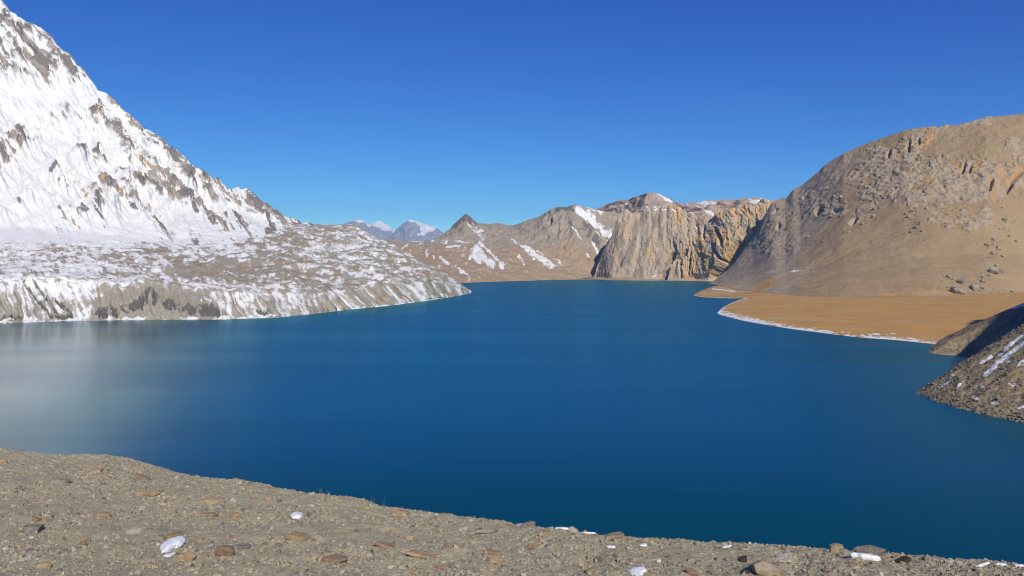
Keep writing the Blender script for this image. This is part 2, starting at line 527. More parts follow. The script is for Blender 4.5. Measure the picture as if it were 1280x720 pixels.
    P = P - N * (5.0 * sstep(.3, .8, rock))[..., None]
    snow = snow - 0.75 * rock * (shorew < .5)
    # the slip scar with its pale fan
    fan = stroke(u, v, [(170, 394), (200, 393), (215, 396)], 5)
    rock = rock * (1 - fan)
    tint = 0.32 + 0.75 * fbm(stack(X / 60, Y / 100, Z / 60), 4, .6, 13.0)
    for pts, wd_ in [([(470, 378), (482, 370)], 7), ([(356, 350), (375, 349)], 5), ([(445, 340), (470, 345)], 5)]:
        tint = np.maximum(tint, 1.2 * stroke(u, v, pts, wd_))
    tint = tint - 0.6 * onbl * (u < 440)
    mat = terrain_mat('moraine_terrace_earth', (0.305, 0.28, 0.225), (0.355, 0.325, 0.265), (0.255, 0.235, 0.195), (0.155, 0.145, 0.135), (0.33, 0.255, 0.17),
                      0.012, 0.10, 2.0, 0.5, (1, 0.6, 1), var=.4, soft=.30)
    return grid_obj('moraine_terrace', P, mat, {'snow': snow, 'rock': rock, 'tint': tint}, 'low moraine terrace streaked with snow along the left shore'), P


# ------------------------------------------------------------------ far snow peaks
def build_far_peak(name, label, pts, Yd, snowpts, seed):
    x0, x1 = pts[0][0], pts[-1][0]
    U = np.arange(x0, x1 + .4, 0.5)
    ridge = L_sight(U, [(a, b, Yd) for a, b in pts])
    base = L_off(ridge, -2600, z=-10)
    base.z = np.minimum(base.z, ridge.z - 5)
    back = L_off(ridge, 2600, z=-10)
    P = sheet(U, [base, ridge, back], [110, 20])
    N = normals(P)
    u, v = survey(P)
    r = ridged(stack(P[..., 0] / 500 + seed, P[..., 1] / 1400, P[..., 2] / 800), 4)
    f = fbm(P / 220 + seed, 4, .6)
    P = P + N * ((80 * r + 28 * f) * (1 - 0.7 * np.exp(-((v - np.interp(u, *np.array(pts).T)) / 4) ** 2)))[..., None]
    snow = np.zeros(u.shape)
    for q, wd in snowpts:
        snow = np.maximum(snow, stroke(u + 1.2 * f, v + 1.0 * r, q, wd) ** 0.5)
    snow = 1.15 * snow + .25 * f
    mat = terrain_mat(name + '_rock', (0.32, 0.33, 0.36), (0.36, 0.36, 0.38), (0.27, 0.28, 0.31), (0.32, 0.32, 0.33), (0.36, 0.34, 0.33), 0.002, 0.006, 45, .3)  # snow-dusted rock, paled and blued so its colour carries some of the haze
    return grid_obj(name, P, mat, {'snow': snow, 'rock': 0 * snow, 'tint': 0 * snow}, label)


# ------------------------------------------------------------------ brown slopes and pointed ridge behind the lake
def build_middle_ridge():
    U = columns(425, 815, 440, 790, 0.9)
    shore = [(425, 358), (520, 355.6), (571, 354), (620, 352), (660, 351), (680, 350.2), (735, 349), (765, 350), (790, 350.5), (815, 351)]
    sh = L_level(U, shore, 0.0, 2)
    low = L_off(sh, -80, -6)
    ledge = L_sight(U, [(425, 303, 4550), (482, 302, 4550), (507, 304, 4550), (530, 305, 4650), (560, 303, 4700), (600, 305, 4700), (640, 302, 4700), (660, 309, 4650), (700, 328, 4500), (740, 341, 4450), (790, 343, 4400), (815, 343, 4400)], 5)
    rp = [(425, 302, 4650), (482, 299.5, 4650), (495, 300, 4650), (507, 301.5, 4700), (530, 302, 4850), (545, 299, 5000), (555, 291.5, 5300), (561, 287, 5450), (567, 280, 5550), (574, 274, 5600), (578, 271, 5600), (582, 267, 5600), (585, 268, 5600), (590, 274, 5600), (596, 279, 5600), (610, 280, 5600), (625, 279, 5600), (642, 281.5, 5550),
          (655, 277, 5450), (672, 271, 5350), (682, 265, 5300), (695, 258.5, 5250), (706, 259, 5200), (719, 254, 5150), (722, 255.5, 5150), (730, 257, 5200), (746, 261, 5250), (770, 265, 5300), (815, 268, 5300)]
    ridge = L_sight(U, rp)
    back = L_off(ridge, 250, -120)
    back2 = L_off(ridge, 900, z=-12)
    P = sheet(U, [low, sh, ledge, ridge, back, back2], [5, 105, 115, 10, 5], 3)
    N = normals(P)
    u, v = survey(P)
    X, Y, Z = P[..., 0], P[..., 1], P[..., 2]
    ry = np.interp(u, [a for a, b, c in rp], [b for a, b, c in rp])
    hum = fbm(P / 120, 5, .58)
    rib = ridged(stack((X) / 75, Y / 260, Z / 260), 4, .55)
    rib2 = ridged(stack((X - .5 * Z) / 38, Y / 150, Z / 150), 4, .55, 8.0)
    rocky = np.maximum(stroke(u, v, [(690, 275), (712, 300), (725, 320)], 30), stroke(u, v, [(582, 270), (580, 284)], 13))
    hi = sstep(310, 296, v)
    d = (12 * hum + 7 * rib * (0.4 + hi)) + 12 * rocky * rib2
    # the couloir: a trough filled with snow
    coul = stroke(u, v, [(722, 262), (738, 276), (764, 296)], 10)
    d = d - 18 * coul
    d = d * sstep(355, 349, v) * (1 - 0.65 * np.exp(-((v - ry) / 5) ** 2))
    P = P + N * d[..., None]
    uu, vv = u + 1.5 * rib2, v + 1.5 * hum
    snow = np.zeros(u.shape)
    for pts, wd, a in [([(722, 259), (732, 266), (748, 281), (765, 295)], 5, 1), ([(735, 258), (752, 268)], 3, .8), ([(745, 290), (758, 303)], 2.2, .9), ([(715, 285), (728, 300)], 1.4, .7), ([(738, 300), (748, 314)], 1.8, .9), ([(734, 316), (738, 323)], 1.6, .9),
                       ([(590, 285), (602, 295)], 8, .62), ([(588, 282), (594, 290)], 4, .7), ([(656, 309), (668, 318), (690, 332)], 4.0, 1), ([(690, 330), (715, 336)], 1.5, .6), ([(672, 315), (705, 330)], 1.4, .6),
                       ([(597, 312), (592, 320), (600, 325)], 4.5, .9), ([(598, 313), (612, 328), (616, 333)], 4, .95), ([(620, 322), (629, 333)], 2.6, .9), ([(650, 320), (656, 332)], 2.2, .8), ([(600, 306), (618, 318)], 1.5, .8),
                       ([(534, 315), (535, 322)], 1.3, .9), ([(541, 318), (543, 324)], 1.3, .9), ([(550, 321), (562, 328)], 1.6, .9), ([(560, 311), (575, 308)], 2.0, .75), ([(492, 299.5), (530, 303)], 1.2, .7), ([(540, 302), (600, 304)], 1.2, .6), ([(480, 306), (500, 320)], 2.5, .9), ([(510, 306), (500, 316)], 1.0, .7),
                       ([(515, 335), (540, 342)], 3, .7), ([(570, 330), (585, 342)], 2, .6), ([(640, 300), (660, 312)], 1, .7)]:
        snow = np.maximum(snow, a * stroke(uu, vv, pts, wd * 1.3) ** 0.75)
    sp = fbm(stack((X + .5 * Z) / 16, Y / 120, (Z - .5 * X) / 40), 4, .7, 21.0)
    snow = snow * 0.9 + .36 * np.clip(sp, -1, 1) + 0.22 * sstep(690, 600, u) * sstep(296, 308, v)
    tint = sstep(302, 312, v) * 0.7 + .3 * hum + 1.0 * stroke(uu, vv, [(714, 298), (716, 314)], 5) + .6 * stroke(uu, vv, [(700, 292), (705, 310)], 8)
    rock = np.clip(stroke(u, v, [(569, 280), (582, 268), (592, 277)], 10) * .8 + stroke(uu, vv, [(700, 262), (716, 258)], 8) * .8 + stroke(u, v, [(735, 285), (750, 312)], 16) * .6 + .35 * rib2 * hi, 0, 1)
    mat = terrain_mat('middle_ridge_earth', (0.33, 0.28, 0.21), (0.37, 0.315, 0.24), (0.28, 0.24, 0.18), (0.21, 0.18, 0.15), (0.36, 0.26, 0.165), 0.008, 0.05, 4.0, .45, (1, 1, .6), var=.28, soft=.12)
    return grid_obj('pointed_ridge', P, mat, {'snow': snow, 'rock': rock, 'tint': tint}, 'brown ridge with a pointed top and a snow couloir beyond the lake'), P


# ------------------------------------------------------------------ domed mountain and cliffs at the far end of the lake
def build_dome():
    U = columns(728, 1010, 735, 1000, 0.8)
    rp = [(728, 270, 6000), (738, 265, 6000), (746, 261, 6000), (758, 256, 6000), (772, 250.5, 6000), (785, 249, 6000), (800, 244, 5700), (808, 241, 5300), (812, 240, 5300), (818, 241, 5300), (825, 242.5, 5350), (833, 246, 5400), (840, 250, 5450), (847, 253.5, 5450), (860, 254, 5450), (871, 253, 5450), (887, 250, 5450), (900, 250, 5450), (915, 249, 5450), (930, 247.5, 5450), (944, 246.5, 5450), (955, 248, 5450), (964, 250, 5450), (1010, 252, 5450)]
    ridge = L_sight(U, rp)
    base = L_sight(U, [(728, 290, 5500), (770, 282, 5450), (800, 270, 4700), (830, 268, 4500), (880, 275, 4500), (1010, 275, 4500)], 3)
    low = L_off(base, -60, -250)
    back = L_off(ridge, 900, z=-12)
    P = sheet(U, [low, base, ridge, back], [10, 110, 14], 2)
    N = normals(P)
    u, v = survey(P)
    X, Y, Z = P[..., 0], P[..., 1], P[..., 2]
    rib = ridged(stack((X + .3 * Z) / 90, Y / 240, Z / 240), 4, .55, 3.0)
    hum = fbm(P / 80, 5, .6, 2.0)
    ry = np.interp(u, [a for a, b, c in rp], [b for a, b, c in rp])
    d = (14 * rib + 9 * hum) * (1 - .7 * np.exp(-((v - ry) / 4) ** 2))
    P = P + N * d[..., None]
    uu, vv = u + 2 * hum, v + 1.2 * rib
    snow = np.zeros(u.shape)
    for pts, wd, a in [([(824, 243), (840, 255), (848, 258)], 3.2, 1), ([(840, 256), (872, 262), (890, 270)], 2.2, .95), ([(858, 257), (872, 266)], 2.5, .9), ([(874, 253), (895, 256), (912, 258)], 2.6, .9), ([(900, 262), (925, 257), (945, 258)], 1.8, .8), ([(938, 255), (958, 252)], 3.0, 1), ([(742, 263), (758, 266)], 2.6, .9), ([(756, 256), (785, 254)], 1.2, .7), ([(795, 262), (830, 262)], 1.3, .6), ([(768, 262), (790, 256)], 1.5, .7), ([(880, 256), (960, 258)], 5, .5)]:
        snow = np.maximum(snow, a * stroke(uu, vv, pts, wd * 1.5) ** .6)
    snow = snow * .95 + .22 * hum
    rock = np.zeros(u.shape)
    for pts, wd in [([(844, 257), (862, 264), (874, 268)], 5), ([(828, 243), (846, 254)], 3), ([(750, 259), (780, 251)], 4), ([(790, 250), (797, 258)], 5), ([(752, 270), (772, 272)], 9), ([(898, 258), (920, 261)], 3), ([(920, 255), (935, 258)], 3)]:
        rock = np.maximum(rock, stroke(uu, vv, pts, wd * 1.4) ** .6)
    snow = snow - .8 * rock
    tint = .45 + .5 * hum
    mat = terrain_mat('dome_earth', (0.43, 0.345, 0.25), (0.48, 0.385, 0.285), (0.38, 0.30, 0.22), (0.14, 0.105, 0.105), (0.46, 0.34, 0.24), 0.006, 0.03, 5.0, .3, var=.25)
    return grid_obj('domed_mountain', P, mat, {'snow': snow, 'rock': rock, 'tint': tint}, 'rounded tan mountain with snow traces above the far cliffs')


def build_cliffs():
    U = columns(728, 1000, 733, 985, 0.55)
    base = [(728, 349.2), (745, 349.2), (765, 350), (800, 350.4), (840, 350.8), (870, 351.3), (889, 352), (905, 352.6), (1000, 354)]
    sh = L_level(U, base, 0.0, 2)
    low = L_off(sh, -60, -6)
    beach = Line(None, sh.Y + 45, np.full(U.shape, 7.0))
    top_pts = [(728, 349.0), (738, 347.5), (743, 343), (747, 331), (752, 319), (757, 308), (763, 297), (768, 288), (772, 276), (776, 266), (782, 263), (800, 263), (815, 260), (830, 259), (842, 260), (852, 264), (862, 269), (872, 273), (884, 276), (893, 271), (900, 267), (912, 264), (922, 262), (935, 258), (948, 255), (962, 252), (975, 249.5), (985, 249), (1000, 250)]
    wtop = lambda x: np.interp(x, [728, 743, 747, 757, 768, 776, 800, 890, 1000], [15, 28, 58, 128, 190, 270, 300, 260, 320])
    shY = lambda x: ZC * F / (np.interp(x, *np.array(base).T) - HY)
    top = L_sight(U, [(a, b, shY(a) + wtop(a)) for a, b in top_pts], 1)
    top.Y = smooth1(top.Y, 3)
    top.z = ZC + (HY - smooth1(np.interp(U, *np.array(top_pts).T), 1)) / F * top.Y
    top.z = top.z + 16 * fbm(stack(U / 16, 0 * U, 0 * U + 3.3), 4, .6) * sstep(745, 785, U)
    top.z = np.maximum(top.z, 7.2)
    mid = L_mix(beach, top, 0.34, 0.58)
    back = L_off(top, 260, -10)
    back2 = L_off(top, 420, z=-12)
    P = sheet(U, [low, sh, beach, mid, top, back, back2], [4, 10, 100, 100, 16, 6], 2)
    N = normals(P)
    u, v = survey(P)
    X, Y, Z = P[..., 0], P[..., 1], P[..., 2]
    vb = np.interp(u, *np.array(base).T)
    up = sstep(8, 40, Z)
    wob = fbm(P / 90, 4, .6)
    pill = ridged(stack((X + 14 * wob) / 46, Y / 300, Z / 330), 4, .55, 6.0)
    pill2 = ridged(stack((X + 8 * wob) / 17, Y / 120, Z / 95), 3, .55, 16.0)
    slab = fbm(stack((X - .35 * Z) / 38, Y / 120, Z / 190), 5, .6)
    iso = fbm(P / 26, 4, .62, 3.0)
    right = sstep(826, 842, u)
    d = up * ((1 - right) * (5 * blocky(slab, 4.0) + 1.6 * blocky(pill2, 2.0) + 4 * wob + 2.0 * iso) + right * (9 * blocky(pill, 3.0) + 5 * blocky(pill2, 2.5) + 5 * wob + 2.5 * iso))
    # buttresses: each stands proud with a steep wall on its left, where the cleft is
    for pts, wd, dep in [([(842, 318), (834, 332), (831, 346)], 5.0, 60), ([(851, 324), (852, 346)], 2.2, 26), ([(859, 314), (850, 324)], 3.5, 40), ([(864, 316), (862, 336)], 2.0, 26), ([(896, 287), (902, 305)], 3.6, 45), ([(891, 306), (898, 320), (903, 326)], 2.6, 35), ([(882, 284), (881, 300)], 2.8, 34), ([(866, 300), (873, 297)], 2.2, 26),
                         ([(894, 347), (906, 332), (918, 315), (926, 303)], 9, 110), ([(926, 302), (938, 292), (948, 280)], 5, 70), ([(928, 292), (934, 286)], 6, 55), ([(793, 300), (780, 320), (775, 332)], 2.2, 18), ([(787, 292), (784, 304)], 2.2, 14), ([(775, 330), (777, 326)], 2, 12), ([(786, 272), (783, 274)], 3, 14)]:
        d = d - .8 * dep * sstep(0.05, .75, stroke(u + 0.7 * pill2, v + 1.2 * iso, pts, wd))
    P = P + N * d[..., None]
    # the left end of the slab is a wall that drops into the gully
    snow = .12 * iso + 0.75 * stroke(u + 2 * iso, v, [(800, 263), (835, 262), (850, 266)], 2.0) * (iso > 0.05) + .8 * stroke(u + iso, v, [(868, 284), (876, 288)], 2.4) + .9 * stroke(u, v, [(816, 346), (820, 344)], 1.6) + .8 * stroke(u + iso, v, [(850, 262), (882, 274)], 2.2)
    tintn = fbm(stack((X + 10 * wob) / 34, Y / 200, Z / 260), 4, .6, 44.0)
    tint = .1 + .22 * right + .75 * tintn * (.4 + .6 * right)  # right part also lightened with ochre to offset the shade among its ribs
    for pts, wd, a in [([(880, 300), (874, 325), (868, 350)], 6, 1.0), ([(908, 290), (912, 305), (908, 322)], 9, .9), ([(905, 265), (896, 275)], 8, .8), ([(944, 268), (955, 262)], 9, .8), ([(864, 328), (862, 348)], 4, .8), ([(812, 312), (816, 326)], 5, .7), ([(920, 272), (925, 290)], 6, .6), ([(790, 322), (795, 335)], 5, .5), ([(776, 300), (770, 330)], 6, .45)]:
        tint = np.maximum(tint, a * stroke(u + 2.5 * pill2, v, pts, wd * 1.2) ** .7)
    rock = (1 - .5 * right) * sstep(-.1, .6, slab * (1 - right) + right * (0.5 * pill2 + .9 * fbm(stack(X / 22, Y / 120, Z / 150), 3, .6, 71.0)))
    mat = terrain_mat('cliff_rock', (0.44, 0.345, 0.24), (0.49, 0.395, 0.285), (0.38, 0.30, 0.21), (0.36, 0.295, 0.22), (0.58, 0.38, 0.18), 0.012, 0.06, 5.0, .3, (1, 1, .35), var=.35)
    return grid_obj('lakeside_cliffs', P, mat, {'snow': snow, 'rock': rock * .8, 'tint': tint}, 'ribbed tan and ochre cliffs dropping into the far end of the lake'), P


# ------------------------------------------------------------------ right hill
def build_right_hill():
    U = columns(884, 1480, 886, 1300, 0.85, 6)
    basel = [(884, 355.2, 0.), (889, 354.6, 0.5), (894, 355.5, 1.), (900, 357, 2.), (907, 358.5, 3.), (920, 361, 4), (940, 363.5, 5), (970, 367.5, 5.5), (1000, 370, 6), (1050, 372, 6), (1165, 371, 7), (1230, 368, 9), (1280, 364.5, 11), (1480, 352, 20)]
    sh = L_level(U, basel, 0, 2)
    low = L_off(sh, -60, -8)
    rp = [(884, 355), (889, 353.6), (894, 350), (900, 345), (909, 338), (917, 329), (925, 319), (933, 309), (941, 298), (950, 281), (958, 264), (965, 253), (971, 250), (982, 246.5), (992, 236), (1000, 232), (1012, 222), (1030, 207), (1055, 190), (1080, 179), (1105, 170), (1130, 162), (1152, 159), (1165, 158), (1182, 156), (1200, 156), (1210, 153), (1217, 151), (1232, 145.5), (1255, 142.5), (1280, 140), (1350, 132), (1480, 128)]
    yr = lambda x: np.interp(x, [884, 900, 930, 965, 1000, 1055, 1130, 1200, 1280, 1480], [3420, 3430, 3480, 3560, 3480, 3300, 3120, 3000, 2920, 2850])
    ridge = L_sight(U, [(a, b, yr(a)) for a, b in rp])
    ridge.Y = np.maximum(ridge.Y, sh.Y + 15)
    ridge.z = ZC + (HY - np.interp(U, *np.array(rp).T)) / F * ridge.Y
    foot = L_mix(sh, ridge, np.interp(U, [884, 1000, 1150, 1300], [.42, .40, .34, .31]), 0.16)
    mid = L_mix(sh, ridge, np.interp(U, [884, 1000, 1150, 1300], [.78, .75, .67, .63]), 0.51)
    back = L_off(ridge, 300, -60)
    back2 = L_off(ridge, 1500, z=-12)
    P = sheet(U, [low, sh, foot, mid, ridge, back, back2], [4, 55, 115, 140, 12, 5], 4)
    N = normals(P)
    u, v = survey(P)
    X, Y, Z = P[..., 0], P[..., 1], P[..., 2]
    ry = np.interp(u, *np.array(rp).T)
    wob = fbm(P / 160, 4, .58)
    iso = fbm(P / 34, 5, .62, 2.0)
    rid = ridged(stack((X + 0.2 * Y) / 30, (Y - .2 * X) / 70, Z / 60), 5, .62, 5.0)
    run = fbm(stack((X + .55 * Y) / 60, (Y - .55 * X) / 60, Z / 400), 4, .55, 9.0)
    # rock bands in the upper hill
    rk = np.zeros(u.shape)
    wu, wv = u + 5 * wob + 2.5 * iso, v + 5 * wob + 2.5 * iso
    for pts, wd, a in [([(962, 262), (975, 275), (985, 300), (975, 310)], 17, .9), ([(1005, 245), (1020, 258)], 12, .9), ([(1018, 262), (1048, 259)], 9, 1.0), ([(940, 300), (962, 290)], 10, .8),
                       ([(1052, 226), (1072, 222)], 8, .7), ([(1085, 208), (1110, 215), (1140, 204)], 16, .75), ([(1096, 192), (1112, 198)], 12, .85), ([(1134, 186), (1150, 172)], 12, 1.0), ([(1160, 168), (1180, 162)], 8, .8), ([(1205, 155), (1232, 148)], 6, .9),
                       ([(1085, 240), (1120, 225), (1160, 218), (1195, 212), (1230, 210)], 13, .85), ([(1122, 240), (1145, 248)], 14, .85), ([(1165, 238), (1180, 250)], 14, .8), ([(1195, 235), (1215, 240), (1240, 236)], 20, .95), ([(1200, 212), (1220, 212)], 9, 1.0), ([(1240, 220), (1262, 225), (1290, 205)], 18, .9), ([(1262, 186), (1280, 184)], 9, .7), ([(1215, 285), (1232, 272)], 11, .9), ([(1190, 280), (1205, 272)], 8, .6), ([(1165, 270), (1185, 275)], 8, .5),
                       ([(1060, 278), (1072, 268), (1088, 258)], 6, .9), ([(1300, 230), (1400, 210)], 25, .9), ([(1290, 190), (1400, 165)], 15, .8)]:
        rk = np.maximum(rk, a * stroke(wu, wv, pts, wd * 1.25) ** 0.7)
    rk = np.clip(rk + .25 * iso * (rk > .05), 0, 1)
    upper = sstep(0.50, 0.68, (np.interp(u, [884, 935, 1480], [355, 371, 360]) - v) / (np.interp(u, [884, 935, 1480], [355, 371, 360]) - ry + 1e-3))
    crag = sstep(.45, .85, rk + .3 * rid) * (.5 + .5 * sstep(1050, 1110, u))
    d = 5 * wob + 1.0 * iso + 1.5 * run + upper * 1.5 * iso + crag * (1 + 4.0 * blocky(rid, 3.0) + 1.2 * iso)
    # overhung cracks and recesses seen on the hill
    for pts, wd, dep in [([(1022, 266), (1027, 260)], 4.5, 32), ([(1259, 240), (1268, 226), (1281, 214), (1296, 200)], 2.4, 30), ([(1064, 279), (1070, 274)], 3.2, 20), ([(1203, 217), (1206, 207)], 3.0, 16), ([(1212, 216), (1214, 208)], 2.4, 16), ([(1135, 190), (1137, 178)], 3.0, 20), ([(1148, 180), (1149, 174)], 2.2, 18), ([(1110, 197), (1113, 191)], 3, 16), ([(972, 286), (974, 282)], 3, 22), ([(1005, 248), (1010, 243)], 3, 18), ([(1238, 238), (1240, 226)], 2.4, 18), ([(968, 266), (970, 262)], 2.2, 18), ([(1043, 264), (1050, 262)], 3.5, 12)]:
        d = d - dep * sstep(.05, .7, stroke(u + iso, v + iso, pts, wd))
    fade = sstep(2, 14, np.abs(Z))
    edge = np.exp(-((v - ry) / 6) ** 2)
    d = d * fade * (1 - .3 * edge)
    P = P + N * d[..., None]
    tint = np.zeros(u.shape)
    for pts, wd, a in [([(1160, 162), (1164, 172), (1156, 180)], 5, 1.1), ([(1147, 177), (1149, 186)], 2, 1), ([(1136, 180), (1134, 188)], 2, 1), ([(1199, 206), (1199, 218)], 2.2, 1.1), ([(1216, 214), (1230, 201)], 4, .9), ([(1237, 222), (1242, 250)], 3.5, 1), ([(1250, 212), (1254, 232)], 4, 1), ([(1262, 228), (1278, 208)], 5, .9), ([(1159, 222), (1165, 234)], 4, .9), ([(985, 272), (984, 288)], 4, .8), ([(1052, 228), (1066, 222)], 6, .6), ([(1128, 184), (1120, 200)], 7, .55), ([(1030, 206), (1045, 200)], 6, .5), ([(942, 362), (958, 356), (968, 352)], 6, 1.1), ([(1105, 366), (1150, 366), (1190, 364)], 5, .8), ([(960, 255), (985, 250)], 5, .5), ([(1262, 260), (1285, 270)], 16, .5)]:
        tint = np.maximum(tint, a * stroke(u + 1.5 * iso, v + iso, pts, wd * 1.3) ** .7)
    low_t = sstep(300, 365, v) * sstep(960, 1060, u)
    tint = np.maximum(tint, .30 * low_t + .25 * run)
    rockc = np.clip(crag * .8 + .2 * rid * crag + .08 * upper + .8 * sstep(1085, 965, u + .35 * (v - 300) + 14 * wob), 0, 1)  # left flank: grey scree, its colour lifted further to make up for weak sunlight
    snow = 0.0 * u + .8 * stroke(u + 3 * iso, v, [(985, 340), (1000, 338), (1020, 338)], 1.4) * (iso > .1) + .6 * stroke(u + 3 * iso, v, [(1038, 343), (1044, 344)], 1.2)
    mat = terrain_mat('right_hill_scree', (0.335, 0.24, 0.132), (0.365, 0.265, 0.15), (0.305, 0.222, 0.128), (0.45, 0.355, 0.245), (0.47, 0.285, 0.125), 0.006, 0.10, 2.4, .3, (1, 1, .5), var=.42)
    return grid_obj('right_hill', P, mat, {'snow': snow, 'rock': rockc, 'tint': tint}, 'broad tan scree hill with rock bands on the right side'), P


# ------------------------------------------------------------------ ochre delta beach and the small spit
def build_beach():
    near = [(896.5, 391.9), (899, 393.4), (905, 395), (929, 401), (960, 406.5), (992, 411.5), (1030, 416.5), (1068, 421), (1124, 425.5), (1176, 431), (1240, 437), (1330, 447), (1500, 465)]
    far = [(896.5, 391.2, .0), (899, 388, .3), (905, 383.5, .5), (912, 379.5, .8), (922, 375.5, 1.4), (935, 371.5, 2.6), (950, 366, 4.6), (970, 366.5, 5.2), (1000, 369, 6), (1050, 371, 6), (1165, 370, 7), (1230, 367, 9), (1280, 363.5, 11), (1500, 350, 20)]
    U = columns(896.5, 1500, 896.5, 1290, 1.3, 8)
    sh = L_level(U, near, 0., 1.0)
    low = L_off(sh, -14, -2.5)
    fr = L_level(U, far, 0, 1.0)
    fr.Y = np.maximum(fr.Y, sh.Y + 2)
    rim = Line(None, sh.Y + np.minimum(6, .2 * (fr.Y - sh.Y)), np.minimum(1.0, fr.z + .6) + 0 * fr.z)
    back = L_off(fr, 40, -6)
    P = sheet(U, [low, sh, rim, fr, back], [5, 14, 95, 5], 1)
    u, v = survey(P)
    X, Y = P[..., 0], P[..., 1]
    n = fbm(stack(X / 40, Y / 60, 0), 4, .6)
    n2 = fbm(stack(X / 9, Y / 14, 0), 4, .6, 4.)
    inner = sstep(0, 8, np.interp(u, *np.array(near).T) - v)
    P[..., 2] += (.35 * n + .12 * n2) * (.25 + .75 * inner)
    P[..., 1] += 5 * n * (1 - inner)
    dsh = np.interp(u, *np.array(near).T) - v
    farv = np.interp(u, [a for a, b, c in far], [b for a, b, c in far])
    lines = ridged(stack(X / 70 + .4 * n, (Y - .2 * X) / 12, 0), 3)
    rw = np.interp(u, [897, 925, 990, 1100, 1180, 1500], [11, 8, 5.5, 4.5, 4, 4])
    snow = sstep(1.0, 0.05, dsh / rw - .55 * n2 - .3 * lines) * .62 + .30 * lines * sstep(14, 3, dsh) + .25 * n2 * sstep(12, 2, dsh)
    snow = snow + .5 * sstep(5, 0, v - farv) * (u < 935)
    snow = snow * sstep(-.4, .5, dsh) + .35 * stroke(u + 10 * n, v, [(915, 386), (960, 383), (1005, 384)], 1.3) + .7 * stroke(u + 8 * n, v, [(1085, 419), (1118, 416)], 2.6) * (n2 > -.1)
    tint = .55 + .5 * n + .35 * fbm(stack(X / 120, (Y - .1 * X) / 16, 0), 3, .6, 8.)
    mat = terrain_mat('beach_sand', (0.43, 0.265, 0.110), (0.53, 0.345, 0.155), (0.36, 0.23, 0.10), (0.26, 0.205, 0.13), (0.52, 0.295, 0.095), 0.012, 0.12, .5, .5, (.3, 1, 1), var=.45, soft=.14)
    o = grid_obj('beach', P, mat, {'snow': snow, 'rock': 0 * u, 'tint': tint}, 'flat ochre beach with a white salt rim below the right hill')
    # spit
    near = [(866.5, 369.1), (872, 370.4), (880, 371.6), (889, 372.3), (910, 372.9), (935, 373.6), (950, 374), (990, 375)]
    far = [(866.5, 368.8), (872, 365), (878, 362.5), (885, 360), (893, 357.5), (900, 356.5), (920, 359.5), (940, 362), (990, 367)]
    U = np.arange(866.5, 990, .7)
    sh = L_level(U, near)
    low = L_off(sh, -20, -3)
    fr = L_level(U, far)
    fr.Y = np.maximum(fr.Y, sh.Y + 3)
    midl = L_mix(sh, fr, .4, .5)
    midl.z = np.interp(U, [866.5, 875, 890, 935, 990], [.2, 4.5, 7, 5, 3])
    back = L_off(fr, 40, -3)
    P = sheet(U, [low, sh, midl, fr, back], [4, 40, 30, 4], 2)
    u, v = survey(P)
    n = fbm(stack(P[..., 0] / 20, P[..., 1] / 60, 0), 4, .6)
    P[..., 2] += .8 * n
    snow = .8 * stroke(u + 3 * n, v, [(890, 361), (905, 362.5), (918, 364)], 1.6) + .5 * sstep(1.6, .3, np.interp(u, *np.array(near).T) - v)
    tag(grid_obj('spit', P, mat, {'snow': snow, 'rock': .3 + .5 * n, 'tint': .1 + .5 * n}, 'small dark spit of shingle at the foot of the right hill'))
    return o


# ------------------------------------------------------------------ near moraine shoulder on the right
def moraine_h(X, Y):
    # shoulder A: a slope that faces the lake and ends in a gully wall
    xs = np.interp(Y, [200, 330, 430, 470, 500, 525, 545, 600], [300, 285, 272, 262, 260, 264, 275, 330])
    za = 0.60 * (X - xs) + 0.20 * np.maximum(0, X - 345) + 1.0 * np.sin(X / 19 + Y / 33)  # unseen upper slope steepened so that its shadow falls across the gully
    end = 538 + 0.06 * (X - 271)
    wall = za - 0.95 * np.maximum(0, Y - end)
    A = wall
    # shoulder B beyond the gully
    xb = np.interp(Y, [560, 620, 678, 720, 763, 800, 846, 900, 1000], [330, 345, 358, 380, 397, 415, 444, 480, 560])
    tb = np.clip((X - xb), -40, 400)
    B = 0.46 * tb - 0.00035 * tb ** 2
    crest = np.interp(X, [380, 436, 468, 494, 541, 620, 800], [4, 13, 33, 40, 52, 80, 140])
    front = crest - 0.14 * np.maximum(0, 800 - Y) - .25 * np.maximum(0, Y - 830)
    B = np.minimum(B, front)
    k = 4.0
    return np.logaddexp(A / k, B / k) * k


